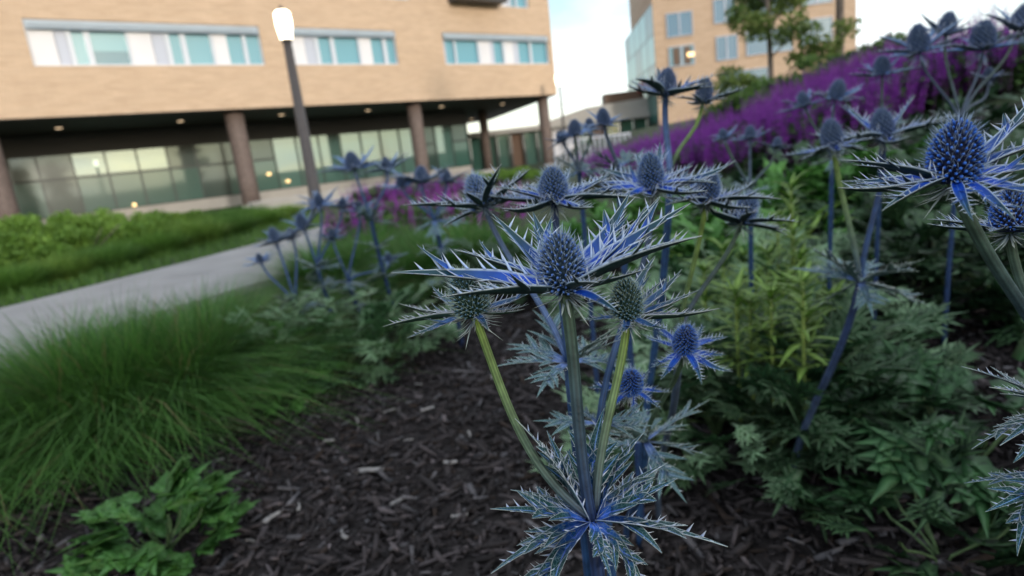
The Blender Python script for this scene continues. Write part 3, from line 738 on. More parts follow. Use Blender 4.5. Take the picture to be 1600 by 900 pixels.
# ------------------------------------------------------------------ lamp posts
def lamp_post(label, base, H, rb, rt, hh, rw, group=None):
    o = empty('lamp_post', base, label, 'lamp post', group)
    q = MB(); q.tube([(0, 0, -.05), (0, 0, .25), (0, 0, .3), (0, 0, H)], [rb * 1.25, rb * 1.25, rb, rt], 20); q.build('pole', M['pole'], o, True)
    q = MB(); q.tube([(0, 0, H), (0, 0, H + .05)], [rt * 1.25] * 2, 20); q.build('collar', M['pole'], o, True)
    q = MB(); q.tube([(0, 0, H + .05), (0, 0, H + .1), (0, 0, H + hh * .55), (0, 0, H + hh * .92), (0, 0, H + hh)], [rw * .72, rw * .78, rw, rw * .98, rw * .7], 20); q.build('luminaire', M['lamp'], o, True)
    q = MB(); q.tube([(0, 0, H + hh), (0, 0, H + hh + .05), (0, 0, H + hh + .1)], [rw * .55, rw * .25, rw * .08], 16); q.build('cap', M['pole'], o, True)
    return o
LB = pt(497, 330, 12.2); LB.z = gnd(LB.x, LB.y)
top = pt(445, 66, 12.2)
lamp_post('dark lamp post with a glowing white lantern before the brick building', LB, z_for_py(LB.x, LB.y, 66) - LB.z, .125, .08, z_for_py(LB.x, LB.y, 17) - z_for_py(LB.x, LB.y, 66), .15)
L2 = pt(884, 236, 34); lamp_post('thin distant lamp post with a small bright head beyond the brick corner', (L2.x, L2.y, -.3), pt(879, 136, 34).z + .3, .08, .06, .6, .2)

# ------------------------------------------------------------------ far brick building with glass corner
FD = 42.0; Q0 = pt(1040, 100, FD); fN = Vector((.10, 1, 0)).normalized(); fU = Vector((fN.y, -fN.x, 0))
FORG = Vector((Q0.x, Q0.y, -.3))
def ff(px, py):
    p = plane_hit(px, py, Q0, fN) - FORG; return p.dot(fU), p.z
far = empty('office_building', FORG, 'brick office block with blue windows and a teal glass corner', 'building'); far.rotation_euler = (0, 0, math.atan2(fU.y, fU.x))
u0, u1 = ff(1022, 60)[0], ff(1338, 40)[0]; zt = 14.5
wins = [(1040, 20, 1082, 60, 'B'), (1044, 72, 1085, 106, 'Y'), (1114, -2, 1150, 38, 'B'), (1118, 56, 1152, 96, 'B'), (1124, 112, 1200, 150, 'B'), (1165, 48, 1238, 88, 'B'), (1250, 30, 1300, 72, 'B'), (1165, -12, 1238, 28, 'B'), (1250, -30, 1300, 10, 'B'), (1036, -40, 1080, -2, 'B'), (1128, 160, 1200, 196, 'B')]
q = MB(); q.box((u0, 0, -.2), (u1, 12, zt)); q.build('wall', M['brick_far'], far)
for (xa, ya, xb, yb, kd) in wins:
    ua, z1_ = ff(xa, (ya + 2)); ub, _ = ff(xb, (ya + yb) / 2); _, z0_ = ff(xa, yb)
    q = MB()
    for (a3, b3) in (((ua, -.12, z0_), (ub, -.002, z0_ + .05)), ((ua, -.12, z1_ - .05), (ub, -.002, z1_)), ((ua, -.12, z0_ + .05), (ua + .05, -.002, z1_ - .05)), ((ub - .05, -.12, z0_ + .05), (ub, -.002, z1_ - .05)), (((ua + ub) / 2 - .04, -.11, z0_ + .05), ((ua + ub) / 2 + .04, -.06, z1_ - .05))): q.box(a3, b3)
    wo = q.build('window', M['grey_panel'], far)
    q = MB(); q.box((ua + .05, -.055, z0_ + .05), (ub - .05, -.003, z1_ - .05)); q.build('pane', M['blue_glass'] if kd == 'B' else M['win_dark'], wo)
    if kd == 'Y':
        for s in (.18, .6):
            q = MB(); q.box((ua + (ub - ua) * s, -.10, z0_ + .1), (ua + (ub - ua) * (s + .24), -.058, z1_ - .12)); q.build('blind', M['brown_panel'], wo)
        q = MB(); q.box((ub - .5, -.18, z0_ + .55), (ub - .05, -.125, z0_ + .8)); q.build('lit_sign', M['warm_lamp'], wo)
# glass corner bay, receding
c0 = Vector((u0, 0)); lft = pt(978, 100, 56) - FORG; c1 = Vector((lft.dot(fU), lft.dot(fN)))
zc0 = ff(1020, 4)[1]; ncol, nrow = 5, 5
for i in range(ncol):
    for j in range(nrow):
        pa = c0.lerp(c1, i / ncol + .012); pb = c0.lerp(c1, (i + 1) / ncol - .012); za = zc0 * (j / nrow) + .06; zb = zc0 * ((j + 1) / nrow) - .06
        q = MB(); q.add([(pa.x, pa.y, za), (pb.x, pb.y, za), (pb.x, pb.y, zb), (pa.x, pa.y, zb), (pa.x + .05, pa.y + .05, za), (pb.x + .05, pb.y + .05, za), (pb.x + .05, pb.y + .05, zb), (pa.x + .05, pa.y + .05, zb)],
                        [(3, 2, 1, 0), (4, 5, 6, 7), (0, 1, 5, 4), (2, 3, 7, 6), (0, 4, 7, 3), (1, 2, 6, 5)], (.2, .4, .4))
        q.build('glass_pane', M['far_teal'] if (i + j * 2) % 4 else M['teal_glass'], far)
q = MB(); q.add([(c0.x, c0.y + .02, 0), (c1.x, c1.y + .02, 0), (c1.x, c1.y + .02, zc0), (c0.x, c0.y + .02, zc0), (u0, 12, 0), (u0, 12, zc0)], [(0, 1, 2, 3), (1, 4, 5, 2), (3, 2, 5)], (.1, .1, .1)); q.build('glass_frame', M['mullion'], far)

# pavilion roof and glazing between the two buildings
PD = 47.0; pa = pt(730, 200, PD); pb = pt(1035, 200, PD)
pv = empty('pavilion', (pa.x, pa.y, -.3), 'low grey flat-roofed pavilion with green glazing between the brick buildings', 'pavilion')
dd = Vector((pb.x - pa.x, pb.y - pa.y, 0)); PLn = dd.length; pv.rotation_euler = (0, 0, math.atan2(dd.y, dd.x))
zr = pt(900, 196, PD).z + .3
q = MB(); q.box((0, -.5, zr), (PLn, 6, zr + .35)); q.build('roof', M['roof'], pv)
q = MB(); q.add([(PLn * .35, 0, zr + .36), (PLn, 0, zr + .36), (PLn, 0, zr + 1.5), (PLn * .62, 0, zr + 1.25), (PLn * .35, 3, zr + .36), (PLn, 3, zr + .36), (PLn, 3, zr + 1.5), (PLn * .62, 3, zr + 1.25)],
                [(0, 1, 2, 3), (7, 6, 5, 4), (3, 2, 6, 7), (0, 3, 7, 4), (1, 5, 6, 2)], (.4, .4, .4)); q.build('upper_roof', M['roof'], pv)
q = MB(); q.box((PLn * .72, .3, zr + 1.42), (PLn * .92, 2, zr + 2.1)); q.build('plant_box', M['brown_panel'], pv)
q = MB(); q.box((PLn * .89, -.4, zr + 1.9), (PLn * .97, .2, zr + 2.6)); q.build('red_sign', M['red_panel'], pv)
nP = 14
for i in range(nP + 1):
    x = PLn * i / nP; q = MB(); q.box((x - .06, -.1, -.2), (x + .06, .1, zr - .001)); q.build('post', M['dark_metal'], pv)
    if i < nP:
        mm = {3: 'brown_panel', 9: 'brown_panel', 11: 'green_panel', 12: 'green_panel', 6: 'white_panel', 7: 'white_panel'}.get(i, 'blind_glass')
        q = MB(); q.box((x + .07, .3, .0), (x + PLn / nP - .07, .36, zr - .05)); q.build('pane', M[mm], pv)
# railing in front of it
ra = pt(868, 243, 30); rb_ = pt(985, 232, 30); rl = empty('railing', (ra.x, ra.y, gnd(ra.x, ra.y)), 'grey metal railing with upright bars before the pavilion', 'railing')
dd = Vector((rb_.x - ra.x, rb_.y - ra.y, 0)); RLn = dd.length; rl.rotation_euler = (0, 0, math.atan2(dd.y, dd.x))
for i in range(16):
    x = RLn * i / 15; q = MB(); q.box((x - .03, -.03, 0), (x + .03, .03, 1.25)); q.build('bar', M['grey_panel'], rl)
q = MB(); q.box((-.05, -.045, 1.251), (RLn + .05, .045, 1.33)); q.build('handrail', M['grey_panel'], rl)

# ------------------------------------------------------------------ trees, shrubs, hedge
def leaf_cloud(n, centers, size, c0, c1, seed, aspect=.55):
    """many small leaf faces around a list of (x,y,z,r) clumps"""
    g = np.random.default_rng(seed); cen = np.array(centers, float); wgt = cen[:, 3] ** 2; idx = g.choice(len(cen), n, p=wgt / wgt.sum())
    dirs = g.normal(size=(n, 3)); dirs /= np.linalg.norm(dirs, axis=1)[:, None]; rad = g.random(n) ** .42
    P = cen[idx, :3] + dirs * (rad * cen[idx, 3])[:, None] * np.array([1, 1, .8])
    a = g.normal(size=(n, 3)); a /= np.linalg.norm(a, axis=1)[:, None]; b = np.cross(a, g.normal(size=(n, 3))); b /= np.linalg.norm(b, axis=1)[:, None]; nn = np.cross(a, b)
    L = size * g.uniform(.6, 1.3, n)[:, None]; Wd = L * aspect * .5
    V = np.stack([P - a * L * .5, P + b * Wd + nn * L * .06, P + a * L * .5, P - b * Wd + nn * L * .06], 1).reshape(-1, 3)
    Fc = np.arange(n * 4).reshape(-1, 4)
    cl = g.random(len(cen))[idx][:, None] * .6 + g.random(n)[:, None] * .4
    C = np.array(c0) * (1 - cl) + np.array(c1) * cl
    return V, Fc, np.repeat(C, 4, 0)
def tree(name, label, base, H, spread, nleaf, lsize, c0, c1, seed, trunk_r=.12, group=None, crown_z=.35, share=None):
    o = empty(name, base, label, 'tree', group)
    if share:
        for ch in share.children: link(ch.name.split('.')[0], ch.data, o)
        return o
    rr = random.Random(seed); q = MB(); cl = []
    tp = [Vector((0, 0, -.1)), Vector((rr.uniform(-.1, .1), rr.uniform(-.1, .1), H * .35)), Vector((rr.uniform(-.2, .2), rr.uniform(-.2, .2), H * .7)), Vector((0, 0, H * .97))]
    P = bez(*tp, 12); q.tube(P, [trunk_r * (1.15 - i / 11 * .95) for i in range(12)], 10)
    for k in range(16):
        t = crown_z + (.95 - crown_z) * k / 15; p = P[min(11, int(t * 11))]; a = k * 2.4 + rr.uniform(-.4, .4); ln = spread * (1.1 - t * .6) * rr.uniform(.6, 1.1)
        e = p + Vector((math.cos(a) * ln, math.sin(a) * ln, ln * rr.uniform(.2, .7)))
        B = bez(p, p.lerp(e, .4) + Vector((0, 0, .05)), p.lerp(e, .7) + Vector((0, 0, .1)), e, 6); q.tube(B, [trunk_r * .35 * (1 - i / 5 * .85) for i in range(6)], 6)
        for j in range(4):
            c_ = B[2 + j] + Vector((rr.uniform(-.2, .2), rr.uniform(-.2, .2), rr.uniform(-.25, .2))) * spread * .5; cl.append((c_.x, c_.y, c_.z, spread * rr.uniform(.14, .30)))
    q.build('trunk', M['bark'], o, True)
    V, Fc, C = leaf_cloud(nleaf, cl, lsize, c0, c1, seed); link('crown', numpy_mesh('crown', V, Fc, C, M['foliage']), o)
    return o
tb = pt(1312, 95, 13.5); tbz = gnd(tb.x, tb.y)
tree('young_tree', 'young tree with a bare dark trunk before the far brick block', (tb.x, tb.y, tbz), 8.5, 1.1, 1500, .12, (.035, .07, .02), (.07, .11, .03), 5, .085, crown_z=.62)
tb = pt(1205, 100, 12.0); tbz = gnd(tb.x, tb.y)
t2 = tree('leafy_tree', 'loose green tree whose foliage veils the far brick block', (tb.x, tb.y, tbz), 5.4, 1.4, 11000, .11, (.05, .10, .025), (.14, .20, .05), 9, .05, crown_z=.12)
# unseen tree row added beside and behind the camera to shade the bed
TR0 = None
for k, (x, y, s) in enumerate([(7.4, -5.0, .56), (5.6, -8.0, .6), (3.4, -9.6, .62), (1.2, -10.2, .58), (-1.0, -10.6, .64), (-3.2, -11.2, .6), (-5.4, -11.6, .62), (9.5, -8.6, .6), (-7.6, -12.2, .6)]):
    o = tree('added_shade_tree', 'broad low dark green tree, unseen, in the row added to shade the bed', (x, y, gnd(x, y)), 5.6, 2.6, 9000, .24, (.02, .05, .012), (.05, .09, .025), 31, .16, 'added trees shading the bed', crown_z=.12, share=TR0)
    o.scale = (s, s, s); o.rotation_euler.z = k * 1.3
    TR0 = TR0 or o
def shrub_mesh(seed, n, size, rx, h, c0, c1):
    rr = random.Random(seed); cl = []
    for k in range(34):
        a = rr.uniform(0, 6.28); q_ = math.sqrt(rr.random()) * .85; z = h * (1 - q_ * q_ * .75) * rr.uniform(.2, .95)
        cl.append((math.cos(a) * rx * q_, math.sin(a) * rx * q_, z, h * rr.uniform(.16, .30)))
    V, Fc, C = leaf_cloud(n, cl, size, c0, c1, seed); V[:, 2] = np.maximum(V[:, 2], .0)
    return numpy_mesh('foliage', V, Fc, C, M['foliage'])
SHR = [shrub_mesh(i, 9500, .05, .75, .62, (.08, .18, .025), (.19, .32, .055)) for i in range(3)]
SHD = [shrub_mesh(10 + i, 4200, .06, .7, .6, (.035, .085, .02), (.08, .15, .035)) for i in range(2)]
def shrub(label, p, s, fam, k, group):
    o = empty('shrub', (p[0], p[1], gnd(p[0], p[1])), label, 'shrub', group); o.scale = (s[0], s[0], s[1]); o.rotation_euler.z = k * 1.7
    link('foliage', fam[k % len(fam)], o)
    q = MB(); rr = random.Random(k)
    for j in range(7):
        a = rr.uniform(0, 6.28); q.tube([(0, 0, -.05), (math.cos(a) * .12, math.sin(a) * .12, .2), (math.cos(a) * .35, math.sin(a) * .35, .42)], [.012, .009, .004], 5)
    q.build('stems', M['bark'], o, True)
for k, (px, py, d, s) in enumerate([(40, 405, 6.3, .95), (140, 395, 6.9, .95), (-40, 410, 6.0, 1.0), (225, 385, 7.6, .8), (95, 390, 7.6, 1.05), (10, 392, 7.6, 1.1), (185, 380, 8.4, .95), (-70, 430, 5.6, .9), (280, 372, 9.0, .7)]):
    p = pt(px, py, d); shrub('soft bright green shrub on the verge between path and glazed wall', (p.x, p.y), (s * 1.1, s * .95), SHR, k, 'green shrubs along the verge')
for k, (px, py, d) in enumerate([(715, 268, 20), (745, 266, 21), (775, 262, 22), (805, 262, 22), (690, 272, 19)]):
    p = pt(px, py, d); shrub('low clipped yellow-green shrub at the foot of the columns', (p.x, p.y), (1.5, .8), SHR, k + 20, 'clipped shrubs by the columns')
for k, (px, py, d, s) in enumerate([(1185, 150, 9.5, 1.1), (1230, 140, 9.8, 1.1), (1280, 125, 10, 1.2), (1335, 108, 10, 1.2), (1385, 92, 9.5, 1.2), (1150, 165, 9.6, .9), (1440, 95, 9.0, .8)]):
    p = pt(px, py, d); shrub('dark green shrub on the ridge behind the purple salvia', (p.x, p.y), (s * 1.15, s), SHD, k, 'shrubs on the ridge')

# ------------------------------------------------------------------ grass
def blades(n, base_r, L, seed, c0, c1, lean=.6, wd=.0022, seg=4, straw=0.0):
    g = np.random.default_rng(seed); a = g.uniform(0, 2 * np.pi, n); q = np.sqrt(g.random(n)) * base_r
    x0 = np.cos(a) * q; y0 = np.sin(a) * q; az = a + g.normal(0, .7, n); ln = L * g.uniform(.55, 1.2, n); bend = lean * g.uniform(.3, 1.5, n) * (q / base_r * .7 + .3)
    t = np.linspace(0, 1, seg + 1)[None]
    out_ = ln[:, None] * (t ** 1.7) * bend[:, None] * .8; up = ln[:, None] * (t - .38 * bend[:, None] * t ** 2.4)
    X = x0[:, None] + np.cos(az)[:, None] * out_; Y = y0[:, None] + np.sin(az)[:, None] * out_; Z = np.maximum(up, .004) - .01
    wv = wd * (1 - t ** 2 * .93) * g.uniform(.7, 1.3, n)[:, None]; sx = -np.sin(az)[:, None] * wv; sy = np.cos(az)[:, None] * wv
    V = np.stack([np.stack([X + sx, Y + sy, Z], -1), np.stack([X - sx, Y - sy, Z], -1)], 2).reshape(-1, 3)
    base = (np.arange(n) * (seg + 1) * 2)[:, None]; s_ = (np.arange(seg) * 2)[None]; o = (base + s_).ravel()
    Fc = np.stack([o, o + 1, o + 3, o + 2], -1)
    k = g.random(n)[:, None]; C = np.array(c0) * (1 - k) + np.array(c1) * k
    st = g.random(n) < straw; C[st] = np.array([.22, .19, .09]) * g.uniform(.5, 1.1, (st.sum(), 1))
    return V, Fc, np.repeat(C, (seg + 1) * 2, 0)
TUS = []
for i in range(3):
    V, Fc, C = blades(3000, .09, .44 + .05 * i, i, (.016, .062, .011), (.10, .25, .05), 1.4, .0018, 4, .05); TUS.append(numpy_mesh('blades', V, Fc, C, M['grass']))
for k, (px, py, s) in enumerate([(95, 735, .85), (215, 672, .95), (330, 622, .92), (418, 572, .7), (0, 750, .8), (130, 690, .85), (265, 625, .85), (360, 575, .8), (-95, 800, .7), (-90, 740, .8), (190, 710, .8), (300, 660, .8)]):
    p = ground_hit(px, py); o = empty('grass_tussock', p, 'arching fine-leaved green grass tussock beside the path', 'grass', 'grass tussocks beside the path')
    link('blades', TUS[k % 3], o); o.scale = (s, s, s * (.72, .88, .78, .84)[k % 4]); o.rotation_euler.z = k * 2.1
for k, (px, py) in enumerate([(640, 470), (690, 462), (735, 450), (610, 445), (665, 440), (720, 430), (545, 468), (575, 452), (505, 470), (530, 445), (790, 440), (600, 425), (690, 420)]):
    p = ground_hit(px, py); o = empty('grass_tussock', p, 'short bright green grass tuft in front of the purple salvia', 'grass', 'grass tufts before the salvia')
    link('blades', TUS[k % 3], o); o.scale = (.85, .85, .7); o.rotation_euler.z = k * 1.1
VRG = []
for i in range(3):
    V, Fc, C = blades(2600, .42, .50, 40 + i, *(((.05, .13, .018), (.14, .27, .05)), ((.07, .15, .02), (.20, .32, .07)), ((.035, .10, .015), (.12, .24, .05)))[i], .95, .005, 3); VRG.append(numpy_mesh('blades', V, Fc, C, M['grass']))
for k, (px, py, d, s) in enumerate([(10, 450, 5.0, .5), (90, 434, 5.5, .5), (165, 420, 6.0, .55), (235, 405, 6.7, .6), (300, 388, 7.5, .7), (355, 376, 8.4, .65), (410, 362, 9.4, .6), (285, 374, 8.8, .8), (345, 362, 9.8, .75), (-50, 455, 5.2, .5), (450, 350, 10.8, .6), (390, 350, 11.2, .7)]):
    p = pt(px, py, d); o = empty('grass_clump', (p.x, p.y, gnd(p.x, p.y)), 'soft light green grassy clump on the verge across the path', 'grass', 'grassy clumps on the verge')
    link('blades', VRG[k % 3], o); o.scale = (s * 1.2, s * 1.2, s); o.rotation_euler.z = k * 1.9
# mown verge across the path
n = 46000; g = np.random.default_rng(5)
y = 1 + 17 * g.random(n) ** 1.3; x = path_left_x(y) - .1 - g.random(n) ** 1.5 * 9
V, Fc, C = blades(n, .001, .13, 77, (.045, .12, .02), (.12, .22, .05), .9, .004, 2)
off = np.stack([x, y, hgt(x, y)], -1); V += np.repeat(off, 6, 0)
tag(link('verge_grass', numpy_mesh('verge_grass', V, Fc, C, M['grass'])), 'green mown grass on the verge across the path', 'grass', kind='stuff')

# ------------------------------------------------------------------ purple salvia
def spike_mesh(seed, H=.45, c0=(.19, .025, .32), c1=(.50, .11, .66)):
    rr = random.Random(seed); mb = MB(); bx_, by_ = rr.uniform(-.05, .05), rr.uniform(-.05, .05)
    def P(t): return Vector((bx_ * t * t, by_ * t * t, H * t))
    mb.tube([P(i / 5) for i in range(6)], [.0022 - .0014 * i / 5 for i in range(6)], 5, (.09, .05, .10))
    nw = 15
    for w_ in range(nw):
        t = .38 + .6 * w_ / (nw - 1); p = P(t); rad = .0135 * (1.05 - .8 * (w_ / nw) ** 1.6)
        for j in range(5):
            a = j * 1.2566 + w_ * .7 + rr.uniform(-.2, .2); d = Vector((math.cos(a), math.sin(a), .35)); s = Vector((-math.sin(a), math.cos(a), 0)) * rad * .42
            c_ = lerp(c0, c1, rr.random()); e = p + d * rad
            mb.add([p, e + s - Vector((0, 0, rad * .2)), e + d * rad * .55 + Vector((0, 0, rad * .3)), e - s - Vector((0, 0, rad * .2))], [(0, 1, 2), (0, 2, 3), (0, 3, 1)], c_)
    return mb
SPK = [spike_mesh(i, .45, (.27, .035, .34), (.56, .12, .64)).mesh('flower_spike', M['petal']) for i in range(4)]
def salvia_leaves(seed, R_s):
    V, Fc, C = leaf_cloud(620, [(random.uniform(-R_s, R_s) * .7, random.uniform(-R_s, R_s) * .7, random.uniform(.05, .30), .13) for _ in range(14)], .06, (.03, .075, .02), (.07, .14, .035), seed)
    V[:, 2] = np.maximum(V[:, 2], 0); return numpy_mesh('foliage', V, Fc, C, M['foliage'])
SLV = [salvia_leaves(i, .26) for i in range(2)]
def joined_spikes(seed, n=44, r=.32):
    rr = random.Random(seed); mb = MB(); src = [spike_mesh(100 + i) for i in range(4)]
    for k in range(n):
        a = rr.uniform(0, 6.28); q = math.sqrt(rr.random()) * r; s = rr.uniform(.75, 1.15); sp = src[k % 4]; tl = q * .35
        vs = [(math.cos(a) * (q + v[2] * tl) + v[0] * s, math.sin(a) * (q + v[2] * tl) + v[1] * s, v[2] * s) for v in sp.v]
        mb.add(vs, sp.f, list(sp.c))
    return mb.mesh('flower_spikes', M['petal'])
JSP = [joined_spikes(i) for i in range(3)]
for k, (px, py) in enumerate([(560, 398), (612, 392), (668, 388), (722, 382), (775, 375), (640, 372), (700, 366), (585, 378), (755, 362)]):
    p = ground_hit(px, py); o = empty('salvia', p, 'purple salvia clump with upright spikes beside the footpath', 'salvia', 'salvia clumps beside the path'); rr = random.Random(k)
    link('foliage', SLV[k % 2], o)
    for j in range(30):
        a = rr.uniform(0, 6.28); q = math.sqrt(rr.random()) * .27; s = rr.uniform(.75, 1.15)
        e = link('flower_spike', SPK[j % 4], o, (math.cos(a) * q, math.sin(a) * q, -.01), None, s); e.rotation_euler = (math.sin(a) * -q * .5, math.cos(a) * q * .5, a)
# bank drift: rows running up and along the slope
k = 0
bank_pts = []
edge = [ground_hit(*e) for e in [(955, 292), (1010, 290), (1070, 288), (1130, 284), (1190, 276), (1250, 262), (1305, 240), (1360, 214), (1415, 190), (1470, 170), (1530, 155), (1590, 142), (1650, 128)]]
for i in range(len(edge) - 1):
    for f_ in (0, .5):
        e = edge[i].lerp(edge[i + 1], f_)
        for r_ in range(5):
            bank_pts.append((e.x + r_ * .14 + random.uniform(-.15, .15), e.y + r_ * .5 + random.uniform(-.15, .15)))
print('EDGE', [(round(e.x, 2), round(e.y, 2), round(e.z, 2)) for e in edge])
for (x, y) in bank_pts:
    o = empty('salvia', (x, y, gnd(x, y)), 'deep purple salvia clump in the drift up the bank', 'salvia', 'salvia drift on the bank')
    link('foliage', SLV[k % 2], o); link('flower_spikes', JSP[k % 3], o)['kind'] = 'stuff'
    s = random.uniform(.95, 1.2); o.scale = (s, s, s); o.rotation_euler.z = random.uniform(0, 6); k += 1
for k, (px, py, d) in enumerate([(600, 300, 14), (630, 297, 14.5), (660, 296, 15), (690, 298, 15), (715, 296, 15.5), (580, 306, 13.5)]):
    p = pt(px, py, d); o = empty('salvia', (p.x, p.y, gnd(p.x, p.y)), 'distant purple salvia patch across the footpath near the terrace wall', 'salvia', 'salvia beyond the path')
    link('foliage', SLV[k % 2], o); link('flower_spikes', JSP[k % 3], o)['kind'] = 'stuff'; o.scale = (1.8, 1.8, 1.1)
# ------------------------------------------------------------------ sea holly: the plant in focus
hero_tips = [(-79, -8, 21), (-54, -40, 13), (66, 12, 33), (56, 30, 38), (44, 45, 40), (56, -34, 24), (-30, 42, 38), (-52, 30, 22), (10, -46, 12), (38, -10, 9), (-8, 60, 34), (-40, -14, 8), (20, -30, -6)]
left_tips = [tuple(c * .80 for c in t) for t in [(-50, 6, 14), (-60, -8, 1), (-43, -22, -6), (34, -16, 4), (46, 6, 12), (26, 30, 22), (-30, 34, 18), (10, -34, -4), (38, -4, 2), (-20, 20, 10)]]
right_tips = [tuple(c * .78 for c in t) for t in [(60, -12, 3), (44, 18, 26), (30, 34, 34), (52, 4, 14), (-30, 22, 16), (-34, -10, 4), (-12, -34, 2), (20, -32, -2), (34, 20, 20)]]
nodeH = pt(924, 812, .30)
hero = empty('sea_holly', (nodeH.x + .012, nodeH.y + .02, gnd(nodeH.x, nodeH.y)), 'tall sea holly in sharp focus, three spiky blue-green heads above one collar of leaves', 'sea holly', HG)
stem(hero, hero.location + Vector((0, 0, -.02)), nodeH, .0040, .0036, 'navy', 'navy')
pc = pt(882, 455, .29); pl = pt(741, 492, .325); pr = pt(980, 497, .325)
stem(hero, nodeH, pc, .0030, .0031, 'navy', 'olive', bend=(-.06, 0, 1), up0=(-.1, 0, 1), n=18, ridge=.2)
stem(hero, nodeH + Vector((-.002, 0, .003)), pl, .0023, .0023, 'slate', 'green', bend=(-.25, .1, 1), up0=(-.75, .2, .65), n=18, ridge=.2)
stem(hero, nodeH + Vector((.003, .003, .002)), pr, .0023, .0023, 'slate', 'green', bend=(.18, .1, 1), up0=(.08, .1, 1), n=18, ridge=.2)
flower(hero, pc, Vector((-.03, -.05, 1)).normalized(), .82, 'blue', hero_tips, 1)
flower(hero, pl, Vector((-.16, -.02, 1)).normalized(), .74, 'green', left_tips, 2)
flower(hero, pr, Vector((.02, -.02, 1)).normalized(), .64, 'green', right_tips, 3)
collar(hero, nodeH, [(-27, 8, 56), (-45, -6, 20), (-50, -18, -4), (-47, -26, -28), (22, -26, -30), (60, -16, -8), (42, 2, 18), (30, 20, 36), (14, 34, 44), (-14, 34, 34), (-36, 26, 10), (44, 28, 12), (4, -30, -8)], seed=4)

# ------------------------------------------------------------------ the other sea hollies
sea_holly('blue sea holly behind the focused plant, its bracts just above the central head', (888, 566, .47),
          [dict(p=(866, 316, .50), w=50, st=('blue', 'navy'), axis=(0, -.05, 1), nb=11, blen=.068, el=(.05, .5), r=.8), dict(p=(757, 325, .53), w=46, st=('lilac', 'slate'), nb=10, blen=.060)],
          coll=dict(n=8, size=.058, fam=LF_SILVER), seed=11, stem_c=('blue', 'blue'))
sea_holly('blue sea holly with one rounded head over a small collar, behind the right-hand green head', (936, 664, .45),
          [dict(p=(1018, 296, .54), w=47, st=('blue', 'slate'), axis=(.05, -.04, 1), nb=11, blen=.066, el=(.05, .5), r=.8), dict(p=(985, 608, .46), w=42, st=('slate', 'olive'), axis=(.1, -.55, .8), tone='navy', nb=8, blen=.036, el=(-.1, .2))],
          coll=dict(n=7, size=.045, fam=LF_SILVER), seed=13, stem_c=('blue', 'blue'), sr=.0036)
sea_holly('pale-bracted sea holly facing forward with a dotted green cone, beside the bright blue stem', (1008, 690, .55),
          [dict(p=(1069, 548, .46), w=42, st=('olive', 'olive'), axis=(.1, -.35, 1), tone='navy', nb=10, blen=.042, el=(-.1, .3)), ],
          coll=dict(n=9, size=.062, fam=LF_SILVER), seed=15, stem_c=('blue', 'blue'), sr=.0036, base=tuple(ground_hit(980, 890))[:2])
sea_holly('tall sea holly whose two dusky heads rise against the glass corner of the far block', (1047, 270, .74),
          [dict(p=(1040, 150, .76), w=34, st=('lilac', 'blue'), axis=(0, -.05, 1), tone='grey', nb=8, blen=.062, el=(.15, .75), r=.9), dict(p=(1098, 161, .80), w=30, st=('olive', 'green'), axis=(.12, 0, 1), tone='grey', nb=6, blen=.05, el=(.0, .5)), ],
          seed=17, stem_c=('blue', 'blue'), sr=.0046, base=tuple(ground_hit(1000, 860))[:2])
sea_holly('sea holly pair on green stems, low bracts touching, right of the focused plant', (1062, 520, .60),
          [dict(p=(1103, 317, .56), w=42, st=('olive', 'green'), tone='blue', nb=10, blen=.062), dict(p=(1158, 350, .60), w=40, st=('slate', 'olive'), tone='blue', nb=9, blen=.062)],
          seed=19, stem_c=('slate', 'slate'), sr=.004, base=tuple(ground_hit(1030, 830))[:2])
sea_holly('sea holly with two grey-blue heads on parted stems above a wide silvery collar', (1344, 440, .85),
          [dict(p=(1302, 232, .83), w=36, st=('slate', 'green'), axis=(0, 0, 1), tone='grey', nb=8, blen=.05, el=(-.35, .35), r=.75), dict(p=(1380, 219, .86), w=38, st=('blue', 'navy'), axis=(.0, 0, 1), tone='grey', nb=9, blen=.07, el=(.1, .6), r=.75)],
          coll=dict(n=12, size=.095, fam=LF_SILVER, el=(-.7, .8)), seed=21, stem_c=('slate', 'navy'), base=tuple(ground_hit(1235, 770))[:2], sr=.0052)
# big dark head at the right
rbase = pt(1690, 900, .36)
rh = empty('sea_holly', (rbase.x, rbase.y, gnd(rbase.x, rbase.y)), 'large dark navy sea holly with vivid blue bracts on a curved stem', 'sea holly', HG)
pm = pt(1489, 283, .26); pn = pt(1578, 362, .31)
nodeR = pt(1668, 640, .31)
stem(rh, rh.location + Vector((0, 0, -.02)), nodeR, .005, .0044, 'navy', 'navy')
stem(rh, nodeR, pm, .0028, .0027, 'navy', 'olive', bend=(-.42, 0, 1), up0=(-.35, -.1, 1), n=18, ridge=.2)
stem(rh, nodeR, pn, .0024, .0023, 'slate', 'olive', bend=(-.12, 0, 1), up0=(-.1, .1, 1), n=16)
flower(rh, pm, Vector((-.02, -.10, 1)).normalized(), .74, 'navy', [(-46, 4, 15), (-52, -4, 3), (-42, -18, -8), (-26, 30, 10), (4, -28, -16), (44, -8, 4), (46, 14, 34), (50, 4, 12), (30, -26, -8), (24, 36, 16), (-14, -30, -14), (-36, 22, 2)], 5)
flower(rh, pn, Vector((.1, .1, 1)).normalized(), .66, 'navy', None, 6, blen=.045, el=(-.2, .3))
collar(rh, nodeR, [(-46, -8, 24), (-50, -18, 2), (-44, -22, -10), (-40, 10, -20), (-30, 28, 20), (30, 0, 20), (-36, -28, -30)], seed=7)
collar(rh, pt(1650, 745, .31), [(-42, -10, -4), (-30, 20, -10), (-36, -20, -24)], seed=8)

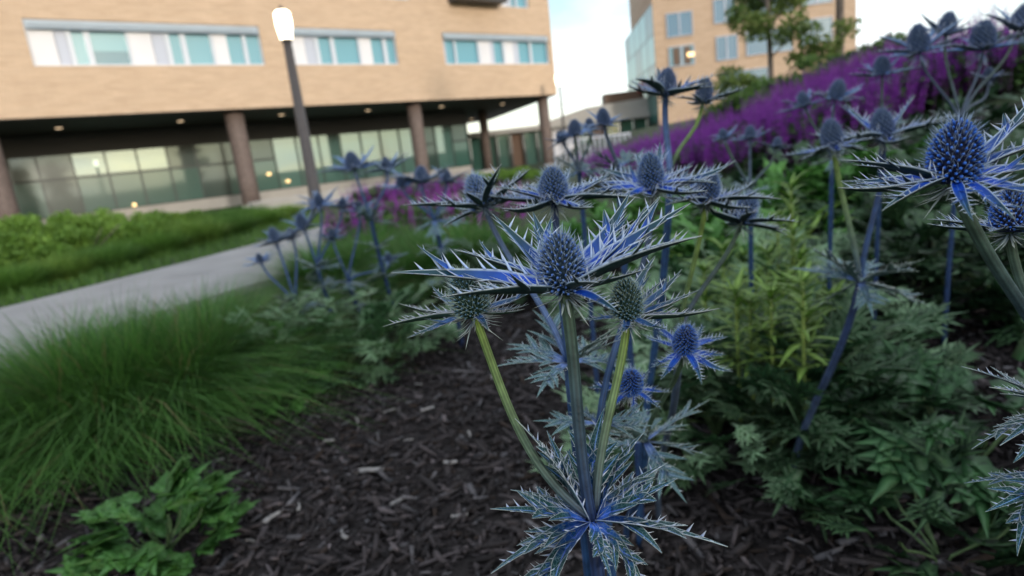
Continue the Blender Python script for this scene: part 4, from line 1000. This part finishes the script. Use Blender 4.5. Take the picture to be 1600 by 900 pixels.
far_group = [
    ('sea holly cluster highest on the bank, heads dark against the white sky', (1500, 190, 1.25), [((1437, 82), 34, (-.25, 0, 1)), ((1478, 55), 30, (.05, 0, 1)), ((1535, 78), 38, (.05, 0, 1)), ((1592, 48), 36, (.2, 0, 1)), ((1545, 125), 18, (.1, 0, 1))], 'grey'),
    ('sea holly with a single haloed head before the purple drift', (1378, 205, 1.3), [((1378, 118), 28, (0, 0, 1))], 'grey'),
    ('sea holly with two small heads leaning apart before the purple drift', (1300, 250, 1.25), [((1305, 156), 28, (.03, 0, 1)), ((1258, 167), 20, (-.2, 0, 1))], 'grey'),
    ('sea holly with three small pale starry heads low before the purple drift', (1172, 300, 1.15), [((1132, 218), 15, (-.15, 0, 1)), ((1172, 218), 18, (0, 0, 1)), ((1213, 232), 16, (.15, 0, 1))], 'grey'),
    ('sea holly on a leaning green stem before the low pavilion', (965, 262, .85), [((944, 196), 24, (-.15, 0, 1))], 'grey'),
    ('clustered bluish sea holly before the pavilion railing', (905, 268, 1.1), [((898, 212), 24, (0, 0, 1)), ((880, 222), 18, (-.2, 0, 1)), ((922, 205), 18, (.1, 0, 1))], 'grey'),
    ('sea holly trio with flat bluish heads over the purple salvia by the path', (680, 345, 2.0), [((658, 287), 24, (-.05, 0, 1)), ((628, 292), 16, (-.2, 0, 1)), ((698, 286), 16, (.15, 0, 1))], 'grey'),
    ('tallest of the sea hollies by the path, shaggy lilac head above a leafy stem', (580, 345, 2.15), [((554, 266), 26, (-.05, 0, 1)), ((605, 266), 16, (.1, 0, 1))], 'grey'),
    ('sea holly by the path with a broad blue head on a dark upright stem', (497, 420, 2.15), [((475, 358), 20, (-.05, 0, 1)), ((500, 322), 18, (.05, 0, 1)), ((535, 325), 15, (.15, 0, 1))], 'grey'),
    ('sea holly leaning over the path with a tiny side head on a thin stalk', (463, 478, 2.1), [((432, 380), 20, (-.1, 0, 1)), ((408, 410), 12, (-.1, 0, 1)), ((457, 372), 13, (.05, 0, 1))], 'grey'),
    ('sea holly by the path with small heads half hidden among silvery leaves', (545, 440, 2.2), [((520, 372), 13, (0, 0, 1)), ((562, 330), 14, (.05, 0, 1)), ((608, 408), 13, (.1, 0, 1))], 'grey'),
]
for k, (lab, nd, hs, tone) in enumerate(far_group):
    near_path = nd[0] < 700
    sea_holly(lab, nd, [dict(p=(h[0][0], h[0][1], nd[2] * (1 + .02 * j)), w=h[1], axis=h[2], st=(('blue', 'lilac') if near_path else ('slate', 'olive' if (k + j) % 2 else 'slate')), tone=tone, nb=9, blen=.064 if near_path else .05, el=(.0, .65)) for j, h in enumerate(hs)],
              coll=dict(n=8, size=.11 if near_path else .06, fam=LF_SILVER), seed=40 + k, stem_c=('navy', 'blue'), sr=.0075 if near_path else .0046, far=True, low=(.55, .8) if near_path else None, lean=.03 if near_path else 0)

# ------------------------------------------------------------------ leafy mounds and other plants
def G(px, py): p = ground_hit(px, py); return (p.x, p.y)
for k, (px, py, n, s) in enumerate([(470, 600, 55, .13), (545, 590, 60, .14), (615, 570, 55, .14), (425, 625, 40, .11), (580, 545, 50, .14), (510, 560, 50, .13)]):
    mound('leafy_mound', 'grey-green mound of lobed basal leaves at the mulch edge', 'leafy plant', G(px, py), 'basal leaf mounds by the grass', n=n, size=s, radius=.18, height=.27, fam=LF_BASAL, seed=k)
for k, (px, py, n, s, f) in enumerate([(1120, 690, 70, .13, LF_BASAL2), (1215, 715, 80, .14, LF_BASAL2), (1300, 670, 70, .13, LF_BASAL2), (1180, 600, 80, .12, LF_BASAL), (1280, 595, 70, .12, LF_BASAL), (1080, 640, 60, .11, LF_BASAL), (1040, 720, 50, .10, LF_BASAL)]):
    mound('leafy_mound', 'dark mound of cut spiny leaves under the sea hollies right of centre', 'leafy plant', G(px, py), 'spiny leaf mounds in the bed', n=n, size=s, radius=.2, height=.26, fam=f, seed=30 + k)
for k, (px, py, n, s, f) in enumerate([(1130, 520, 70, .13, LF_BASAL), (1210, 510, 70, .13, LF_BASAL), (1060, 510, 60, .12, LF_BASAL), (980, 490, 60, .12, LF_BASAL), (900, 455, 60, .15, LF_LUSH), (820, 470, 50, .14, LF_BASAL2), (850, 430, 60, .15, LF_LUSH), (760, 470, 40, .13, LF_BASAL2), (1150, 450, 70, .14, LF_LUSH + LF_LIME), (1240, 440, 70, .14, LF_LUSH + LF_LIME), (1080, 430, 60, .15, LF_LUSH), (990, 420, 60, .16, LF_LUSH), (1040, 380, 60, .2, LF_LUSH), (1130, 380, 60, .2, LF_LUSH), (1210, 370, 60, .2, LF_LUSH), (1050, 340, 60, .22, LF_BASAL2), (1150, 335, 60, .24, LF_BASAL2), (1240, 320, 60, .22, LF_BASAL2), (940, 390, 60, .2, LF_LUSH)]):
    mound('leafy_mound', 'green leafy undergrowth behind the focused sea holly', 'leafy plant', G(px, py), 'undergrowth behind the sea hollies', n=n, size=s, radius=.24, height=.26, fam=f, seed=60 + k)
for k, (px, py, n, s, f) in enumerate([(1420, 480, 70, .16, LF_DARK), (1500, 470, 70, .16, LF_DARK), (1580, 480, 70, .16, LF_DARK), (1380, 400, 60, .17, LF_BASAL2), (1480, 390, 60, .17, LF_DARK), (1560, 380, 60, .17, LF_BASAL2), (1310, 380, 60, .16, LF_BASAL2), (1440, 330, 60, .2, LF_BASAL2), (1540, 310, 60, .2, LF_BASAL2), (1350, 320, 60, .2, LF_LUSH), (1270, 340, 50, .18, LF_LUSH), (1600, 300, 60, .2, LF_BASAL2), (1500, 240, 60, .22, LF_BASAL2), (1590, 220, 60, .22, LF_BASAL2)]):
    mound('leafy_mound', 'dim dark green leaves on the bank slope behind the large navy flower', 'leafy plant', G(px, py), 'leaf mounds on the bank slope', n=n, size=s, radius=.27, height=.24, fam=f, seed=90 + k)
mound('lobed_leaf_plant', 'low bright green plant with broad lobed leaves on bare mulch by the grass', 'leafy plant', G(265, 880), n=52, size=.085, radius=.095, height=.17, fam=LF_BROAD, seed=3)
mound('lobed_leaf_plant', 'dark lobed-leaf plant under the leaning navy sea holly', 'leafy plant', G(1520, 760), n=34, size=.15, radius=.14, height=.24, fam=LF_MID, seed=8)
mound('lobed_leaf_plant', 'shadowed leafy seedling on the mulch at the foot of the lobed-leaf plant', 'leafy plant', G(1470, 890), n=26, size=.12, radius=.11, height=.14, fam=LF_DARK, seed=9)
mound('lobed_leaf_plant', 'small lime and green leaves around the base of the focused sea holly', 'leafy plant', (nodeH.x + .02, nodeH.y + .12), n=40, size=.09, radius=.11, height=.2, fam=[LF_BASAL2[0], LF_BASAL[1], LF_LUSH[2]], seed=10)
for k, (px, py, n, s, f) in enumerate([(432, 640, 46, .075, LF_LUSH), (462, 612, 46, .08, LF_LUSH + LF_BASAL[:2]), (415, 600, 40, .075, LF_LUSH)]):
    mound('leafy_mound', 'fresh green small-leaved clump where the grass meets the mulch', 'leafy plant', G(px, py), 'fresh green clumps by the grass', n=n, size=s, radius=.10, height=.19, fam=f, seed=200 + k)
# upright lime-green shoots with whorled narrow leaves
def shoot(label, px, py, d, H, seed):
    p = pt(px, py, d); g_ = gnd(p.x, p.y); o = empty('leafy_shoot', (p.x, p.y, g_), label, 'leafy plant', 'lime green shoots'); rr = random.Random(seed); Ht = p.z - g_
    q = MB(); q.tube(bez(Vector((0, 0, -.01)), Vector((.004, 0, Ht * .3)), Vector((-.004, 0, Ht * .7)), Vector((0, 0, Ht)), 8), [.0045 - .0018 * i / 7 for i in range(8)], 8, (.19, .27, .07)); q.build('stem', M['stem'], o, True)
    for k in range(44):
        t = 1 - (k / 44) ** 1.5 * H; a = k * 2.4; el = .9 * (t - .5) + rr.uniform(-.2, .4); L = .085 * rr.uniform(.7, 1.2) * (.75 + .4 * (1 - t))
        link('leaf', rr.choice(LF_LIME), o, (0, 0, Ht * t), aim((math.cos(a) * math.cos(el), math.sin(a) * math.cos(el), math.sin(el))), L)
for k, (px, py, d, H) in enumerate([(1236, 290, 1.5, .5), (1172, 470, 1.15, .45), (1225, 440, 1.3, .45), (1262, 480, 1.2, .45), (1200, 395, 1.5, .5), (1130, 390, 1.6, .5), (1160, 400, 1.8, .5), (1285, 420, 1.6, .5), (1215, 335, 1.7, .5), (1250, 400, 1.35, .5), (1180, 430, 1.4, .5), (1100, 420, 1.4, .5), (1240, 360, 1.4, .55), (1205, 460, 1.1, .5), (1255, 440, 1.05, .5), (1150, 455, 1.15, .5), (1300, 460, 1.3, .5)]):
    shoot('upright lime green shoot with narrow whorled leaves among the undergrowth', px, py, d, H, k)
